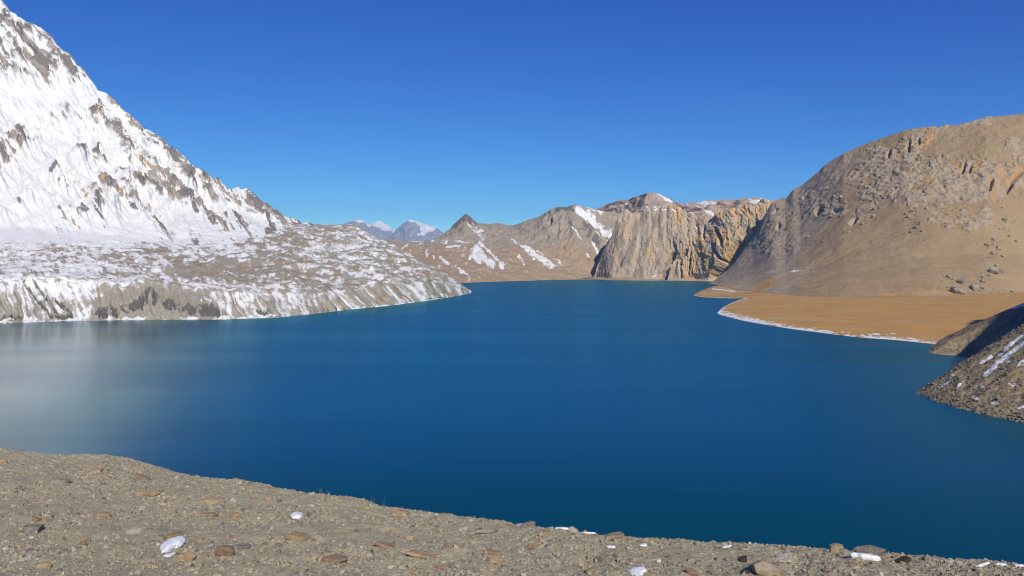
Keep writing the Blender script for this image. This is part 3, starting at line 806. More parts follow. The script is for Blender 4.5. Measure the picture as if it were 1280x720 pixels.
def build_moraine():
    U = np.concatenate([np.arange(1138, 1292, 0.9), np.arange(1292, 2150, 10)])
    Yr = np.concatenate([np.linspace(230, 400, 40, endpoint=False), np.linspace(400, 560, 210, endpoint=False), np.linspace(560, 960, 120)])
    Y = np.broadcast_to(Yr[:, None], (len(Yr), len(U))).copy()
    X = (U[None] - 640) / F * Y
    Z = moraine_h(X, Y)
    P0 = stack(X, Y, Z)
    n = fbm(P0 / 22, 5, .6)
    n2 = fbm(P0 / 4.0, 4, .62, 7.)
    run = ridged(stack((Y + .3 * X) / 11, (X) / 70, 0), 4, .55)
    Z = Z + np.where(Z > -2, 1.3 * n + .38 * n2 + .8 * run * sstep(0, 10, Z), 0)
    Z = np.maximum(Z, -8)
    P = stack(X, Y, Z)
    u, v = survey(P)
    snow = .08 * n
    uu, vv = u + 1.2 * n2, v + 1.2 * n2
    for pts, wd, a in [([(1284, 414), (1268, 426), (1250, 444)], 2.6, 1), ([(1282, 426), (1265, 440), (1250, 452), (1232, 468)], 3.0, 1), ([(1247, 453), (1262, 452)], 2.2, .9), ([(1226, 454), (1240, 446)], 2.0, .8), ([(1192, 468), (1184, 478), (1175, 484)], 2.2, .8), ([(1198, 483), (1205, 475)], 2, .7), ([(1225, 482), (1228, 484)], 3, .8), ([(1217, 497), (1222, 499)], 2.6, .8), ([(1240, 503), (1248, 504)], 2.6, .8), ([(1268, 479), (1266, 482)], 2.4, .8), ([(1274, 456), (1284, 450)], 3, .9), ([(1272, 512), (1282, 508)], 2, .7), ([(1262, 480), (1268, 482)], 2, .7),
                       ([(1250, 383), (1268, 378), (1285, 374)], 4.0, 1), ([(1262, 386), (1285, 380)], 2, .8), ([(1205, 404), (1214, 400)], 1.5, .7), ([(1236, 396), (1243, 394)], 1.5, .7), ([(1290, 440), (1350, 400)], 4, .9)]:
        snow = np.maximum(snow, a * stroke(uu, vv, pts, wd * 1.35) ** .6)
    snow = snow + .16 * n2
    tint = .2 + .35 * n
    rock = np.clip(.3 + .7 * n2 + .3 * run, 0, 1)
    mat = terrain_mat('moraine_gravel', (0.36, 0.28, 0.155), (0.40, 0.31, 0.175), (0.30, 0.235, 0.135), (0.28, 0.22, 0.14), (0.40, 0.275, 0.135), 0.05, 0.6, .4, .4, var=.5)
    return grid_obj('moraine_shoulder', P, mat, {'snow': snow, 'rock': rock, 'tint': tint}, 'dark stony moraine shoulder sloping into the lake at the right'), P


# ------------------------------------------------------------------ foreground slope
EDGE = [(-420, 575), (-200, 566), (-60, 562), (0, 561), (40, 567), (90, 570.5), (135, 569), (175, 577), (215, 590), (250, 597), (300, 602), (340, 607.5), (380, 613), (415, 618), (440, 621), (480, 632), (520, 640), (580, 648.5), (620, 653), (660, 657.5), (700, 663), (740, 668), (800, 674.5), (860, 678), (900, 682), (960, 684.5), (1040, 688), (1100, 691.5), (1150, 697), (1200, 702), (1280, 706), (1400, 716), (1700, 740)]


def build_foreground():
    U = columns(-420, 1700, -30, 1310, 2.6, 10)
    eY = lambda x: np.interp(x, [-420, 0, 140, 480, 800, 1280, 1700], [14.5, 13.0, 12.2, 9.2, 7.2, 6.0, 5.6])
    edge = L_sight(U, [(a, b, eY(a)) for a, b in EDGE], 4)
    n0 = Line(None, np.full(U.shape, 0.35), np.full(U.shape, ZC - 1.50))
    n1 = Line(None, np.full(U.shape, 2.2), np.full(U.shape, ZC - 1.60))
    n2 = L_sight(U, [(-420, 742, 4.3), (300, 735, 4.3), (800, 730, 4.4), (1280, 728, 4.7), (1700, 760, 4.6)], 10)
    mid = L_mix(n2, edge, .55, .44)
    e2 = Line(None, edge.Y + 0.9, edge.z - 0.42)
    e3 = Line(None, edge.Y + 5, edge.z - 4.2)
    e4 = Line(None, edge.Y + 140, np.full(U.shape, -6.0))
    P = sheet(U, [n0, n1, n2, mid, edge, e2, e3, e4], [8, 10, 70, 120, 24, 16, 10], 3)
    # the ground carries on behind the viewer
    X, Y = P[..., 0], P[..., 1]
    n = fbm(stack(X / 1.6, Y / 1.6, 0), 4, .55)
    nn = fbm(stack(X / .28, Y / .28, 0), 4, .6, 3.)
    P[..., 2] += (.04 * n + .026 * nn)
    m = M('foreground_gravel_soil')
    p = m.pos()
    nb = m.noise(p, .55, 4)
    nf = m.noise(p, 22, 6, .7)
    vo = m.node('TexVoronoi')
    m.t.links.new(p, vo.inputs['Vector'])
    vo.inputs['Scale'].default_value = 80
    col = m.mix(m.remap(nb, .35, .65), (0.43, 0.38, 0.235), (0.475, 0.42, 0.26))
    col = m.mix(m.remap(nf, .5, .75), col, (0.29, 0.265, 0.175))
    col = m.mix(.45, col, m.mix(vo.outputs['Color'], (.30, .27, .19), (.47, .425, .31)))
    nrm = m.bump(nf, .02, .8, m.bump(vo.outputs['Distance'], .012, .7))
    m.finish(col, .97, nrm)
    o = grid_obj('foreground_slope', P, m.m, {}, 'stony grey brown slope in the foreground above the lake')
    V = np.array([[-40, -40, ZC - 1.2], [40, -40, ZC - 1.2], [40, .4, ZC - 1.53], [-40, .4, ZC - 1.53]], float)
    return o, P


class Pick:
    """find the ground point seen along a sight line"""
    def __init__(s, P, rows=None):
        s.P = P if rows is None else P[rows[0]:rows[1]]
        s.u, s.v = survey(s.P)
        s.N = normals(s.P)

    def __call__(s, px, py):
        d = (s.u - px) ** 2 + (s.v - py) ** 2 + (s.P[..., 1] / s.P[..., 1].max()) * 2.0
        k = np.unravel_index(np.argmin(d), d.shape)
        return s.P[k], s.N[k]


# ------------------------------------------------------------------ stones
def ico(sub):
    import bmesh
    bm = bmesh.new()
    bmesh.ops.create_icosphere(bm, subdivisions=sub, radius=1.0)
    V = np.array([v.co[:] for v in bm.verts])
    T = np.array([[v.index for v in f.verts] for f in bm.faces])
    bm.free()
    return V, T


def stone_mesh(name, seed, sub=2, flat=.55, cuts=14, smooth=False):
    """angular broken rock: hull of scattered corners"""
    import bmesh
    r = np.random.default_rng(seed)
    p = r.normal(size=(30, 3))
    p /= np.linalg.norm(p, axis=1)[:, None]
    p = np.sign(p) * np.abs(p) ** .62 * r.uniform(.78, 1.0, (30, 1))
    p[:, 0] += .25 * p[:, 1] * r.normal()
    p *= np.array([1.0, r.uniform(.6, .9), flat])
    p /= np.abs(p[:, 0]).max()
    bm = bmesh.new()
    for q in p: bm.verts.new(q)
    out = bmesh.ops.convex_hull(bm, input=list(bm.verts))
    bmesh.ops.delete(bm, geom=[v for v in bm.verts if not v.link_faces], context='VERTS')
    bmesh.ops.bevel(bm, geom=list(bm.edges), offset=.035, segments=1, affect='EDGES')
    bmesh.ops.triangulate(bm, faces=list(bm.faces))
    me = bpy.data.meshes.new(name)
    bm.to_mesh(me)
    bm.free()
    return me


def stone_mat(name, c, c2, rough=.9):
    m = M(name)
    tc = m.node('TexCoord')
    oi = m.node('ObjectInfo')
    n1 = m.noise(tc.outputs['Object'], 2.2, 6, .65)
    n2 = m.noise(tc.outputs['Object'], 14, 3, .6)
    col = m.mix(m.remap(n1, .35, .68), c, c2)
    val = m.remap(oi.outputs['Random'], 0, 1, .75, 1.2, smooth=False)
    cc = m.node('CombineColor')
    for k in range(3): m.t.links.new(val, cc.inputs[k])
    col = m.mix(1.0, col, cc.outputs[0], 'MULTIPLY')
    nrm = m.bump(m.math('ADD', n1, m.math('MULTIPLY', n2, .3)), .15, .6)
    return m.finish(col, rough, nrm)


def snow_mat():
    m = M('old_snow')
    tc = m.node('TexCoord')
    n1 = m.noise(tc.outputs['Object'], 5, 5, .6)
    col = m.mix(m.remap(n1, .3, .75), (.88, .90, .93), (.80, .82, .84))
    return m.finish(col, .6, m.bump(n1, .08, .5))


def rot_to(n, spin, r=None):
    from mathutils import Vector, Quaternion
    q = Vector((0, 0, 1)).rotation_difference(Vector([float(x) for x in n]))
    return (q @ Quaternion((0, 0, 1), spin)).to_euler()


def place(name, me, loc, n, spin, size, sink=.25, aspect=(1, 1, 1)):
    o = bpy.data.objects.new(name, me)
    COL.objects.link(o)
    o.scale = (size * aspect[0], size * aspect[1], size * aspect[2])
    o.rotation_euler = rot_to(n, spin)
    h = max(abs(v.co.z) for v in me.vertices) * size * aspect[2]
    o.location = [float(loc[k] + n[k] * h * (1 - 2 * sink) * .9) for k in range(3)]
    return o


def build_gravel(P, nrm):
    """chips too small and many to count, one mesh"""
    r = np.random.default_rng(11)
    rows = (12, 228)
    Q, Nn = P[rows[0]:rows[1]], nrm[rows[0]:rows[1]]
    a = np.linalg.norm(np.cross(Q[1:, :-1] - Q[:-1, :-1], Q[:-1, 1:] - Q[:-1, :-1]), axis=-1)
    u, v = survey(Q[:-1, :-1])
    dens = fbm(stack(Q[:-1, :-1, 0] / .9, Q[:-1, :-1, 1] / .9, 0), 3, .6, 5.)
    wgt = a * np.clip(.7 + 1.0 * dens, .2, 2) * ((u > -80) & (u < 1360)) * (v < 745)
    pr = np.cumsum(wgt.ravel())
    n = 64000
    k = np.searchsorted(pr, r.random(n) * pr[-1])
    i, j = np.unravel_index(np.minimum(k, a.size - 1), a.shape)
    s, t = r.random((2, n, 1))
    C = Q[i, j] + (Q[i + 1, j] - Q[i, j]) * s + (Q[i, j + 1] - Q[i, j]) * t
    size = .0032 + .006 * r.random(n) ** 2.2 + .020 * r.random(n) ** 14
    th = np.array([0, 2.1, 4.2])[None] + r.uniform(-.6, .6, (n, 3))
    ring = np.stack([np.cos(th), np.sin(th)], -1)
    V = np.zeros((n, 6, 3))
    V[:, :3, :2], V[:, 3:, :2] = ring * 1.15, ring * r.uniform(.6, .95, (n, 3, 1)) + r.uniform(-.12, .12, (n, 3, 2))
    V[:, :3, 2], V[:, 3:, 2] = -.9, r.uniform(.55, 1.2, (n, 3))
    F6 = np.array([[3, 4, 5], [0, 1, 4], [0, 4, 3], [1, 2, 5], [1, 5, 4], [2, 0, 3], [2, 3, 5]])
    V *= np.stack([np.ones(n), r.uniform(.65, 1.05, n), r.uniform(.4, .9, n)], -1)[:, None]
    ang = r.random(n) * 6.283
    tilt = r.normal(0, .25, (2, n))
    c, s_ = np.cos(ang), np.sin(ang)
    x, y, z = V[..., 0], V[..., 1], V[..., 2]
    x, y = x * c[:, None] - y * s_[:, None], x * s_[:, None] + y * c[:, None]
    z = z + tilt[0][:, None] * x + tilt[1][:, None] * y
    V = np.stack([x, y, z], -1) * size[:, None, None]
    V = V + C[:, None] + np.array([0, 0, .002])
    T = (F6[None] + 6 * np.arange(n)[:, None, None]).reshape(-1, 3)
    me = mesh_np('gravel', V.reshape(-1, 3), T, False)
    tone = np.repeat(r.random(n), 6)
    attr(me, 'tone', tone)
    m = M('gravel_chips')
    cr = m.node('ValToRGB')
    m.t.links.new(m.attr('tone'), cr.inputs[0])
    cr.color_ramp.interpolation = 'CONSTANT'
    el = cr.color_ramp.elements
    stops = [(0, (.30, .275, .20)), (.2, (.355, .325, .23)), (.42, (.33, .315, .26)), (.58, (.40, .36, .26)), (.70, (.17, .155, .125)), (.84, (.42, .395, .33)), (.90, (.44, .30, .165)), (.955, (.33, .32, .31)), (.98, (.32, .18, .115)), (.99, (.55, .52, .46))]
    while len(el) < len(stops): el.new(.5)
    for e, (q, cc) in zip(el, stops):
        e.position, e.color = q, (*cc, 1)
    nz = m.noise(m.pos(), 60, 3)
    m.finish(m.mix(m.remap(nz, .3, .7, 0, .35), cr.outputs[0], (.14, .12, .10)), .95)
    return tag(link('gravel', me, m.m), 'loose gravel chips covering the foreground slope', 'gravel', kind='stuff')


def build_small_rocks(name, label, P, n, size, wgt, seed, mat):
    r = np.random.default_rng(seed)
    k = np.searchsorted(np.cumsum(wgt.ravel()), r.random(n) * wgt.sum())
    C = P.reshape(-1, 3)[np.minimum(k, wgt.size - 1)]
    C = C + r.normal(0, .3, C.shape) * size[:, None]
    V0, T0 = ico(1)
    V = V0[None] * (1 + r.uniform(-.25, .25, (n, len(V0), 1)))
    V = V * np.stack([np.ones(n), r.uniform(.6, 1, n), r.uniform(.5, .9, n)], -1)[:, None] * size[:, None, None]
    ang = r.random(n) * 6.283
    c, s_ = np.cos(ang)[:, None], np.sin(ang)[:, None]
    x, y, z = V[..., 0], V[..., 1], V[..., 2]
    V = np.stack([x * c - y * s_, x * s_ + y * c, z], -1) + C[:, None]
    T = (T0[None] + len(V0) * np.arange(n)[:, None, None]).reshape(-1, 3)
    me = mesh_np(name, V.reshape(-1, 3), T, False)
    return tag(link(name, me, mat), label, 'rocks', kind='stuff')


def build_grass(P, pick):
    r = np.random.default_rng(5)
    m = M('dry_grass')
    n1 = m.noise(m.pos(), 30, 2)
    mat = m.finish(m.mix(m.remap(n1, .3, .7), (.40, .32, .17), (.26, .21, .11)), .9)
    spots = [(401, 617, 8, 11), (413, 619, 7, 12), (466, 630, 5, 14), (479, 633, 5, 17), (500, 638, 5, 8), (512, 640, 4, 8), (533, 642, 6, 7), (590, 651, 8, 9), (604, 652, 7, 10), (636, 656, 5, 8), (730, 668, 4, 6), (751, 670, 6, 7), (781, 675, 4, 8), (1157, 700, 4, 8), (1230, 705, 7, 8), (1238, 706, 6, 9), (243, 598, 5, 9), (1188, 703, 5, 6)]
    for px, py, nb, h in spots:
        c, n = pick(px, py + 1)
        hm = h / F * c[1]
        V, T = [], []
        for b in range(nb):
            a = r.random() * 6.28
            lean = r.uniform(.1, .6)
            L = hm * r.uniform(.55, 1.1)
            w_ = .0014 * c[1] / 9
            base = np.array([math.cos(a), math.sin(a), 0]) * r.random() * .02
            side = np.array([-math.sin(a), math.cos(a), 0]) * w_
            k0 = len(V)
            for q in range(4):
                t = q / 3
                ctr = base + np.array([math.cos(a) * lean * L * t * t, math.sin(a) * lean * L * t * t, L * t * (1 - .2 * lean * t)])
                V += [ctr - side * (1 - .8 * t), ctr + side * (1 - .8 * t)]
            for q in range(3):
                T.append([k0 + 2 * q, k0 + 2 * q + 1, k0 + 2 * q + 3, k0 + 2 * q + 2])
        o = link('grass_tuft', mesh_np('grass_tuft', np.array(V), np.array(T)), mat)
        o.location = [float(c[0]), float(c[1]), float(c[2] - .006)]
        where = 'left of the orange slab' if px < 500 else 'just right of the orange slab' if px < 560 else 'above the low grey ledge' if px < 640 else 'above the wedge shaped stone' if px < 800 else 'at the far right'
        tag(o, 'thin dry grass tuft on the foreground rim ' + where, 'grass', 'grass tufts on the rim ' + where)


def build_foreground_things(P):
    pick = Pick(P, (12, 226))
    shapes = [stone_mesh('stone', 100 + k, 2, [.45, .6, .5, .7, .35, .55, .4, .65][k]) for k in range(8)]
    tan = stone_mat('stone_tan', (.41, .34, .235), (.32, .265, .185))
    pale = stone_mat('stone_pale', (.50, .45, .355), (.40, .35, .27))
    grey = stone_mat('stone_grey', (.31, .275, .23), (.24, .21, .175))
    orange = stone_mat('stone_orange', (.47, .33, .18), (.40, .31, .20))
    rust = stone_mat('stone_rust', (.36, .225, .16), (.34, .26, .185))
    dark = stone_mat('stone_dark', (.075, .06, .05), (.11, .085, .065))
    mats = dict(tan=tan, pale=pale, grey=grey, orange=orange, rust=rust, dark=dark)
    copies = {}

    def shape(k, mk):
        if (k, mk) not in copies:
            me = shapes[k].copy()
            me.materials.clear()
            me.materials.append(mats[mk])
            copies[(k, mk)] = me
        return copies[(k, mk)]

    def stone(px, py, wpx, hpx, mk, k, label, spin=0.0, group=None, sink=.25):
        c, n = pick(px, py + hpx * .25)
        s = wpx / 2 / F * c[1]
        zmax = max(abs(v.co.z) for v in shapes[k].vertices)
        az = (hpx / 2 / F * c[1]) / (s * zmax)
        o = place('stone', shape(k, mk), c, n, spin, s, sink, (1, 1, max(.5, min(1.6, az))))
        return tag(o, label, 'stone', group)

    r = np.random.default_rng(21)
    for a in [
        (1087, 690, 42, 15, 'grey', 1, 'large grey block standing on the slope rim behind a bar of snow'),
        (1046, 686, 22, 13, 'tan', 5, 'brown angular rock on the rim left of the large grey block'),
        (957, 712, 50, 20, 'tan', 3, 'big tan boulder cut by the bottom edge of the photo'),
        (758, 700, 28, 13, 'tan', 1, 'tan wedge shaped stone below a small bright snow lump'),
        (171, 662, 26, 10, 'pale', 4, 'flat pale slab lying left above the biggest snow patch'),
        (74, 602, 26, 8, 'grey', 4, 'flat grey slab with dark shadow at the far left'),
        (152, 595, 9, 11, 'pale', 3, 'small upright cream stone near the upper left rim'),
        (176, 597, 24, 9, 'tan', 6, 'low tan slab beside the small upright cream stone'),
        (40, 659, 26, 13, 'grey', 0, 'grey stone with a dark pit at the far left'),
        (4, 577, 12, 7, 'orange', 2, 'orange stone at the left edge of the photo'),
        (267, 626, 30, 9, 'orange', 4, 'long orange slab on the left slope above the snow'),
        (258, 644, 28, 7, 'rust', 4, 'thin reddish slab with pale top below the long orange slab'),
        (296, 645, 16, 9, 'orange', 2, 'small ochre stone right of the thin reddish slab'),
        (186, 616, 30, 7, 'orange', 6, 'pale orange flat slab in the middle of the left slope'),
        (118, 590, 22, 6, 'orange', 4, 'faint orange slab close to the upper left rim'),
        (238, 695, 18, 11, 'orange', 1, 'ochre lump right of the biggest snow patch'),
        (226, 697, 11, 7, 'orange', 3, 'small bright ochre pebble touching the biggest snow patch'),
        (217, 670, 22, 7, 'orange', 4, 'ochre stone behind the biggest snow patch'),
        (252, 676, 9, 7, 'orange', 0, 'tiny orange stone with dark hole right of the biggest snow patch'),
        (281, 691, 26, 16, 'rust', 5, 'rusty red broken rock right of the biggest snow patch'),
        (300, 684, 26, 6, 'grey', 6, 'flat brownish slab behind the rusty red broken rock'),
        (371, 672, 34, 9, 'orange', 4, 'orange stone strip below the pointed snow patch'),
        (400, 665, 22, 7, 'pale', 6, 'pale pinkish slab right below the pointed snow patch'),
        (418, 698, 36, 7, 'rust', 4, 'thin rust coloured ledge in the lower middle left'),
        (485, 682, 44, 6, 'rust', 4, 'long rust brown ledge in the lower middle'),
        (526, 693, 40, 6, 'orange', 6, 'thin ochre ledge continuing right of the rust brown ledge'),
        (561, 681, 11, 6, 'rust', 2, 'small dark red stone in the lower middle'),
        (549, 710, 12, 7, 'rust', 1, 'small red stone near the bottom in the middle'),
        (501, 641, 24, 8, 'orange', 4, 'bright orange slab just below the rim beside grass'),
        (612, 690, 30, 7, 'orange', 6, 'dull orange slab in the middle of the lower edge'),
        (607, 664, 36, 6, 'grey', 4, 'low grey ledge with a dark crack near the rim'),
        (662, 656, 22, 8, 'grey', 5, 'rounded grey stone on the rim left of the thin snow strip'),
        (683, 666, 11, 7, 'orange', 0, 'orange cobble below the rim left of the thin snow strip'),
        (715, 663, 14, 9, 'pale', 3, 'cream cobble on the rim right of the thin snow strip'),
        (767, 670, 26, 7, 'tan', 6, 'low tan slab on the rim above the wedge shaped stone'),
        (795, 675, 11, 7, 'pale', 1, 'small whitish cobble on the rim right of centre'),
        (665, 682, 11, 7, 'orange', 3, 'small orange pebble below the rim right of centre'),
        (620, 702, 22, 7, 'orange', 0, 'pale orange stone at the bottom right of centre'),
        (740, 714, 16, 8, 'orange', 5, 'ochre earth lump near the bottom edge right of centre'),
        (865, 716, 18, 8, 'rust', 2, 'dark red stone at the bottom edge left of the tan boulder'),
        (905, 680, 8, 7, 'pale', 0, 'tiny white stone on the rim above the tan boulder'),
        (980, 698, 36, 4, 'pale', 4, 'narrow pale splinter lying above the tan boulder'),
        (1070, 706, 13, 6, 'orange', 2, 'small orange stone under the bar of snow'),
        (1128, 702, 26, 6, 'dark', 6, 'dark brown slab right of the large grey block'),
        (1158, 698, 8, 10, 'grey', 3, 'small upright splinter on the rim at the right'),
        (930, 700, 14, 8, 'dark', 0, 'dark stone with a hole left above the tan boulder'),
        (933, 716, 12, 9, 'dark', 5, 'black looking stone touching the tan boulder at the bottom'),
        (104, 681, 12, 9, 'orange', 1, 'pale orange cobble in the lower left'),
        (107, 676, 14, 11, 'tan', 3, 'rounded tan cobble in the lower left'),
        (46, 651, 11, 6, 'orange', 0, 'orange pebble above the grey stone with the dark pit'),
        (130, 645, 24, 8, 'orange', 2, 'two toned orange stone left of the flat pale slab'),
        (58, 708, 14, 9, 'orange', 5, 'ochre pebble near the bottom left corner'),
    ]:
        stone(*a[:7], spin=float(r.uniform(-.35, .35)))
    for mk, n, lab in [('tan', 80, 'small tan stone in the foreground gravel'), ('grey', 70, 'small grey stone in the foreground gravel'), ('pale', 42, 'small pale stone in the foreground gravel'), ('orange', 28, 'small orange stone in the foreground gravel'), ('rust', 14, 'small rust red stone in the foreground gravel')]:
        for _ in range(n):
            px = r.uniform(4, 1276)
            e = np.interp(px, *np.array(EDGE).T)
            py = e + (718 - e) * (r.random() ** (1.6 if r.random() < .45 else .9))
            wpx = r.uniform(5, 9) * (1.4 if r.random() < .15 else 1)
            zone = 'at the left' if px < 320 else 'left of centre' if px < 640 else 'right of centre' if px < 960 else 'at the right'
            high = 'close under the rim' if py < e + .38 * (725 - e) else 'towards the bottom edge'
            stone(px, py, wpx, wpx * r.uniform(.35, .6), mk, int(r.integers(8)), '%s %s %s' % (lab, high, zone), float(r.uniform(0, 6.28)), 'small %s stones %s %s' % (mk, high, zone), .35)
    # snow remnants
    sm = snow_mat()
    OUT = {0: [(-110, -5), (-55, 50), (-15, 77), (65, 65), (105, 25), (115, -10), (55, -20), (45, -65), (15, -85), (-25, -55), (-75, -35)],
           2: [(-110, -5), (-60, 25), (0, 55), (40, 62), (75, 20), (95, -45), (30, -50), (-60, -25)]}

    def lump(seed, wx):
        rr = np.random.default_rng(seed)
        V, T = ico(3)
        V = V.copy()
        a = np.arctan2(V[:, 1], V[:, 0])
        if wx in OUT:
            q = np.array(OUT[wx], float) / 100
            qa = np.arctan2(q[:, 1], q[:, 0])
            o_ = np.argsort(qa)
            edge = np.interp(a, np.r_[qa[o_][-1] - 2 * math.pi, qa[o_], qa[o_][0] + 2 * math.pi], np.hypot(q[:, 0], q[:, 1])[np.r_[o_[-1], o_, o_[0]]])
        else:
            edge = 1 + .22 * np.sin(2 * a + rr.uniform(0, 6)) + .18 * np.sin(3 * a + rr.uniform(0, 6)) + .12 * np.sin(7 * a + rr.uniform(0, 6))
        V[:, :2] *= (edge * (1 + .12 * fbm(stack(np.cos(a) * 3, np.sin(a) * 3, seed + 0 * a), 3)))[:, None]
        top = V[:, 2] > 0
        V[:, 2] = np.where(top, .24 * np.abs(V[:, 2]) ** .6, .25 * V[:, 2])
        V[:, 2] += np.where(top, .05 * fbm(V * 2.0 + seed, 3), 0)
        return mesh_np('snow_patch', V, T, True)
    for i, (px, py, wpx, dep, tall, label) in enumerate([
        (215, 682, 23, 3.2, 1.9, 'biggest white snow patch between ochre stones in the lower left'),
        (212, 696, 11, 1.4, 1.2, 'small snow crumb just below the biggest snow patch'),
        (371, 645, 17, 2.8, 1.7, 'pointed snow patch alone on the slope left of centre'),
        (702, 661.5, 18, .7, 1.0, 'thin snow strip on the rim between cobbles'),
        (735, 667, 15, .7, .8, 'thin snow streak on the rim right of the cream cobble'),
        (764, 685.5, 10, 1.0, 1.6, 'bright snow lump above the tan wedge shaped stone'),
        (797, 717, 24, 1.0, .8, 'flat snow patch cut by the bottom edge right of centre'),
        (1080, 698, 38, .7, 1.1, 'bar of snow lying in front of the large grey block'),
        (908, 684, 10, .8, 1.0, 'snow spot on the rim beside the tiny white stone'),
        (1228, 707.5, 16, .6, 1.0, 'low snow streak on the rim near the right edge'),
        (1252, 707, 14, .6, 1.2, 'small snow bank on the rim second from the right edge'),
        (1272, 709, 14, .6, 1.2, 'snow bank on the rim at the right edge of the photo'),
        (655, 656, 7, 1.0, 1.2, 'tiny snow spot on the rim beside the rounded grey stone'),
        (805, 683, 9, .8, 1.0, 'faint snow scrap below the small whitish cobble')]):
        c, n = pick(px, py + 1)
        s = wpx / 2 / F * c[1]
        o = link('snow_patch', lump(40 + i, i), sm)
        o.scale = (s, s * dep, s * tall)
        o.rotation_euler = rot_to(n, 0)
        o.location = [float(x) for x in c + n * .012]
        tag(o, label, 'snow')
    build_grass(P, pick)


def build_hill_boulders(PH):
    pick = Pick(PH)
    mat = stone_mat('boulder_rock', (.33, .275, .21), (.23, .19, .15))
    shapes = [stone_mesh('boulder', 300 + k, 2, [.8, .65, .9, .7][k], 12) for k in range(4)]
    for s in shapes: s.materials.append(mat)
    r = np.random.default_rng(9)
    lst = [(1196, 366, 18, 'longest low boulder at the foot of the right hill on the beach edge'), (1202, 354, 11, 'flat boulder above the longest low boulder on the right hill foot'),
           (1218, 362, 11, 'dark faced boulder at the hill foot right of the longest low boulder'), (1242, 342, 13, 'largest boulder of the upper cluster on the lower right hill'),
           (1227, 361, 7, 'boulder touching the dark faced boulder on its right'), (1229, 353, 7, 'pale boulder above the dark faced boulder'), (1251, 340, 7, 'boulder right of the largest upper cluster boulder'),
           (1248, 311, 9, 'pale boulder high above the cluster on the lower right hill'), (1186, 348, 6, 'small boulder left above the flat boulder at the hill foot'), (1246, 333, 6, 'small dark boulder just above the largest upper cluster boulder')]
    for px, py, wpx, lab in lst:
        c, n = pick(px, py)
        n = (np.array([0, 0, 1.]) + n) / np.linalg.norm(np.array([0, 0, 1.]) + n)
        o = place('boulder', shapes[int(r.integers(4))], c, n, r.uniform(0, 6.28), wpx / 2 / F * c[1], .2)
        tag(o, lab, 'boulder')
    for px, py, wpx in [(1221, 356, 5), (1228, 347, 5), (1253, 321, 5), (1265, 365, 5), (1250, 366, 6), (1236, 345, 5), (1192, 350, 5), (1205, 367, 6), (1240, 318, 5),
                        (1092, 262, 5), (1096, 255, 5), (1100, 260, 4), (1106, 248, 5), (1098, 248, 4), (1079, 291, 5), (1078, 280, 5), (1092, 271, 5), (1102, 245, 4), (1090, 252, 4),
                        (1140, 265, 5), (1136, 272, 5), (1145, 285, 6), (1139, 291, 6), (1150, 280, 5), (1146, 264, 4), (1132, 268, 4), (1152, 290, 4), (1039, 271, 5), (1052, 247, 5), (1058, 254, 4), (1043, 246, 5), (1035, 236, 4), (1005, 304, 4), (1010, 296, 4), (1062, 291, 4), (1255, 276, 6), (1242, 300, 6), (1233, 307, 6), (1270, 302, 5), (1262, 296, 4)]:
        c, n = pick(px, py)
        n = (np.array([0, 0, 1.]) + n) / np.linalg.norm(np.array([0, 0, 1.]) + n)
        o = place('boulder', shapes[int(r.integers(4))], c, n, r.uniform(0, 6.28), wpx / 2 / F * c[1], .2)
        where = ('among the big boulders at the hill foot' if px > 1180 and py > 330 else 'on the steep slope above the hill foot boulders' if px > 1200 else 'in the trail of blocks on the right middle slope' if px > 1120
                 else 'in the trail of blocks on the middle slope' if px > 1070 else 'on the left shoulder')
        tag(o, 'small boulder %s of the right hill' % where if 'shoulder' in where else 'small boulder %s, right hill' % where, 'boulder', 'small boulders ' + where)
    u, v = survey(PH)
    wgt = np.zeros(u.shape)
    for pts, wd, a in [([(1095, 245), (1085, 280)], 16, 1), ([(1135, 265), (1148, 292)], 14, 1), ([(1180, 350), (1210, 368)], 16, 1.5), ([(1240, 310), (1225, 355)], 14, 1.3), ([(1110, 200), (1150, 215)], 30, .8), ([(1030, 235), (1060, 260)], 25, .6), ([(1005, 310), (1060, 285)], 14, .5), ([(1170, 372), (1270, 366)], 6, .8), ([(1260, 270), (1240, 305)], 20, .6), ([(960, 290), (1000, 310)], 16, .5), ([(1050, 195), (1200, 165)], 24, .5), ([(1090, 235), (1250, 215)], 34, .55), ([(1000, 255), (1050, 275)], 22, .5), ([(1160, 250), (1230, 285)], 26, .5)]:
        wgt = np.maximum(wgt, a * stroke(u, v, pts, wd))
    wgt = wgt * (PH[..., 2] > 3) * (u < 1330)
    n = 3600
    build_small_rocks('scattered_rocks', 'scattered broken rocks over the scree of the right hill', PH, n, 0.9 + 3.4 * r.random(n) ** 4, wgt, 31, mat)


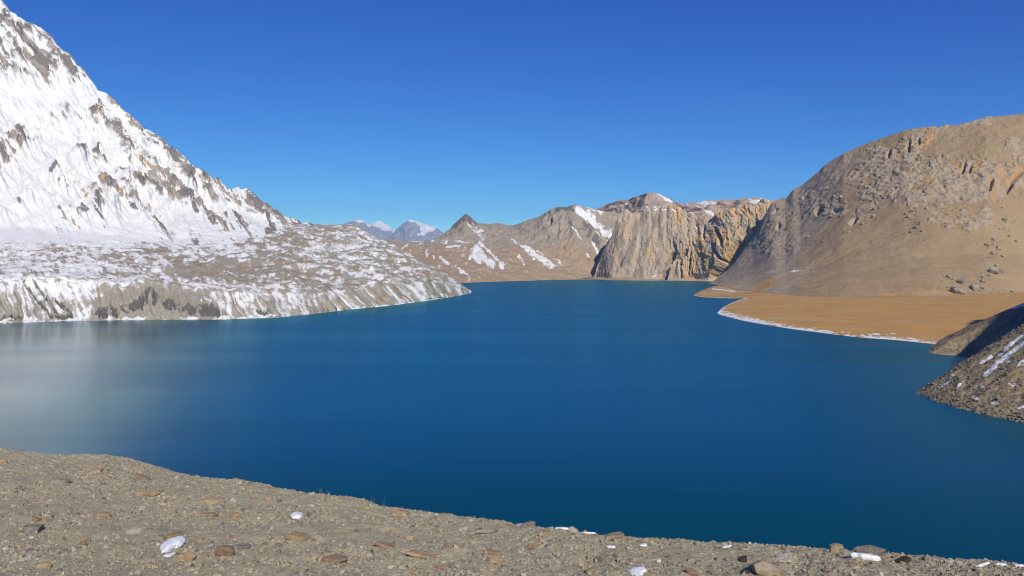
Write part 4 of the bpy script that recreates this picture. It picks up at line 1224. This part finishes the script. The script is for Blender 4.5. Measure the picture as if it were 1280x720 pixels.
def build_haze():
    x0, x1, y0, y1, z0, z1 = -30500, 30500, -6500, 34500, -24, 2250
    V = np.array([[x, y, z] for x in (x0, x1) for y in (y0, y1) for z in (z0, z1)], float)
    T = np.array([[0, 1, 3, 2], [4, 6, 7, 5], [0, 4, 5, 1], [2, 3, 7, 6], [0, 2, 6, 4], [1, 5, 7, 3]])
    m = bpy.data.materials.new('air')
    m.use_nodes = True
    m.node_tree.nodes.remove(m.node_tree.nodes['Principled BSDF'])
    pv = m.node_tree.nodes.new('ShaderNodeVolumePrincipled')
    pv.inputs['Color'].default_value = (.36, .64, 1.0, 1)
    pv.inputs['Density'].default_value = 2.2e-5
    m.node_tree.links.new(pv.outputs[0], m.node_tree.nodes['Material Output'].inputs['Volume'])
    tag(link('haze', mesh_np('haze', V, T, False), m), 'thin blue haze in the mountain air', 'haze', kind='stuff')


# ------------------------------------------------------------------ build
build_lake()
build_snow_mountain()
build_terrace()
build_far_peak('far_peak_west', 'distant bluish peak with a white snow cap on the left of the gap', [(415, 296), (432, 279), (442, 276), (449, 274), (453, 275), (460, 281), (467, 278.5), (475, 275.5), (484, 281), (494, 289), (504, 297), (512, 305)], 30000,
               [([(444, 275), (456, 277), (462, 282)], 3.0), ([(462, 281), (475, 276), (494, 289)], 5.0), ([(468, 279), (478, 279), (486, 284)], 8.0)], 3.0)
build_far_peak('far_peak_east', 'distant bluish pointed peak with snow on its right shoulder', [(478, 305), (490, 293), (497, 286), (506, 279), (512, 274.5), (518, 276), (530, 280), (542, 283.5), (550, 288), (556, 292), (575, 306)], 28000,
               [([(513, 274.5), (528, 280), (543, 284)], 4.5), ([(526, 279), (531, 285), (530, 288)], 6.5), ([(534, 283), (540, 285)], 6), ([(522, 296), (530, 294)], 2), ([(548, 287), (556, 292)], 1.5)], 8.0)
build_middle_ridge()
build_dome()
build_cliffs()
_, PH = build_right_hill()
build_beach()
_, PM = build_moraine()
_, PF = build_foreground()
build_foreground_things(PF)
build_gravel(PF, normals(PF))
build_hill_boulders(PH)
rr = np.random.default_rng(3)
um, vm = survey(PM)
nM = 5200
wM = ((PM[..., 2] > -.3) & (um < 1310) & (PM[..., 1] < 900)) * (.25 + np.exp(-np.maximum(PM[..., 2], 0) / 3.0) * 1.5) * np.where(PM[..., 1] < 560, 1.0, .35)
build_small_rocks('moraine_stones', 'countless stones strewn over the moraine shoulder at the right', PM, nM, .22 + .9 * rr.random(nM) ** 4, wM, 17, stone_mat('moraine_stone', (.27, .23, .175), (.18, .15, .12)))
build_haze()
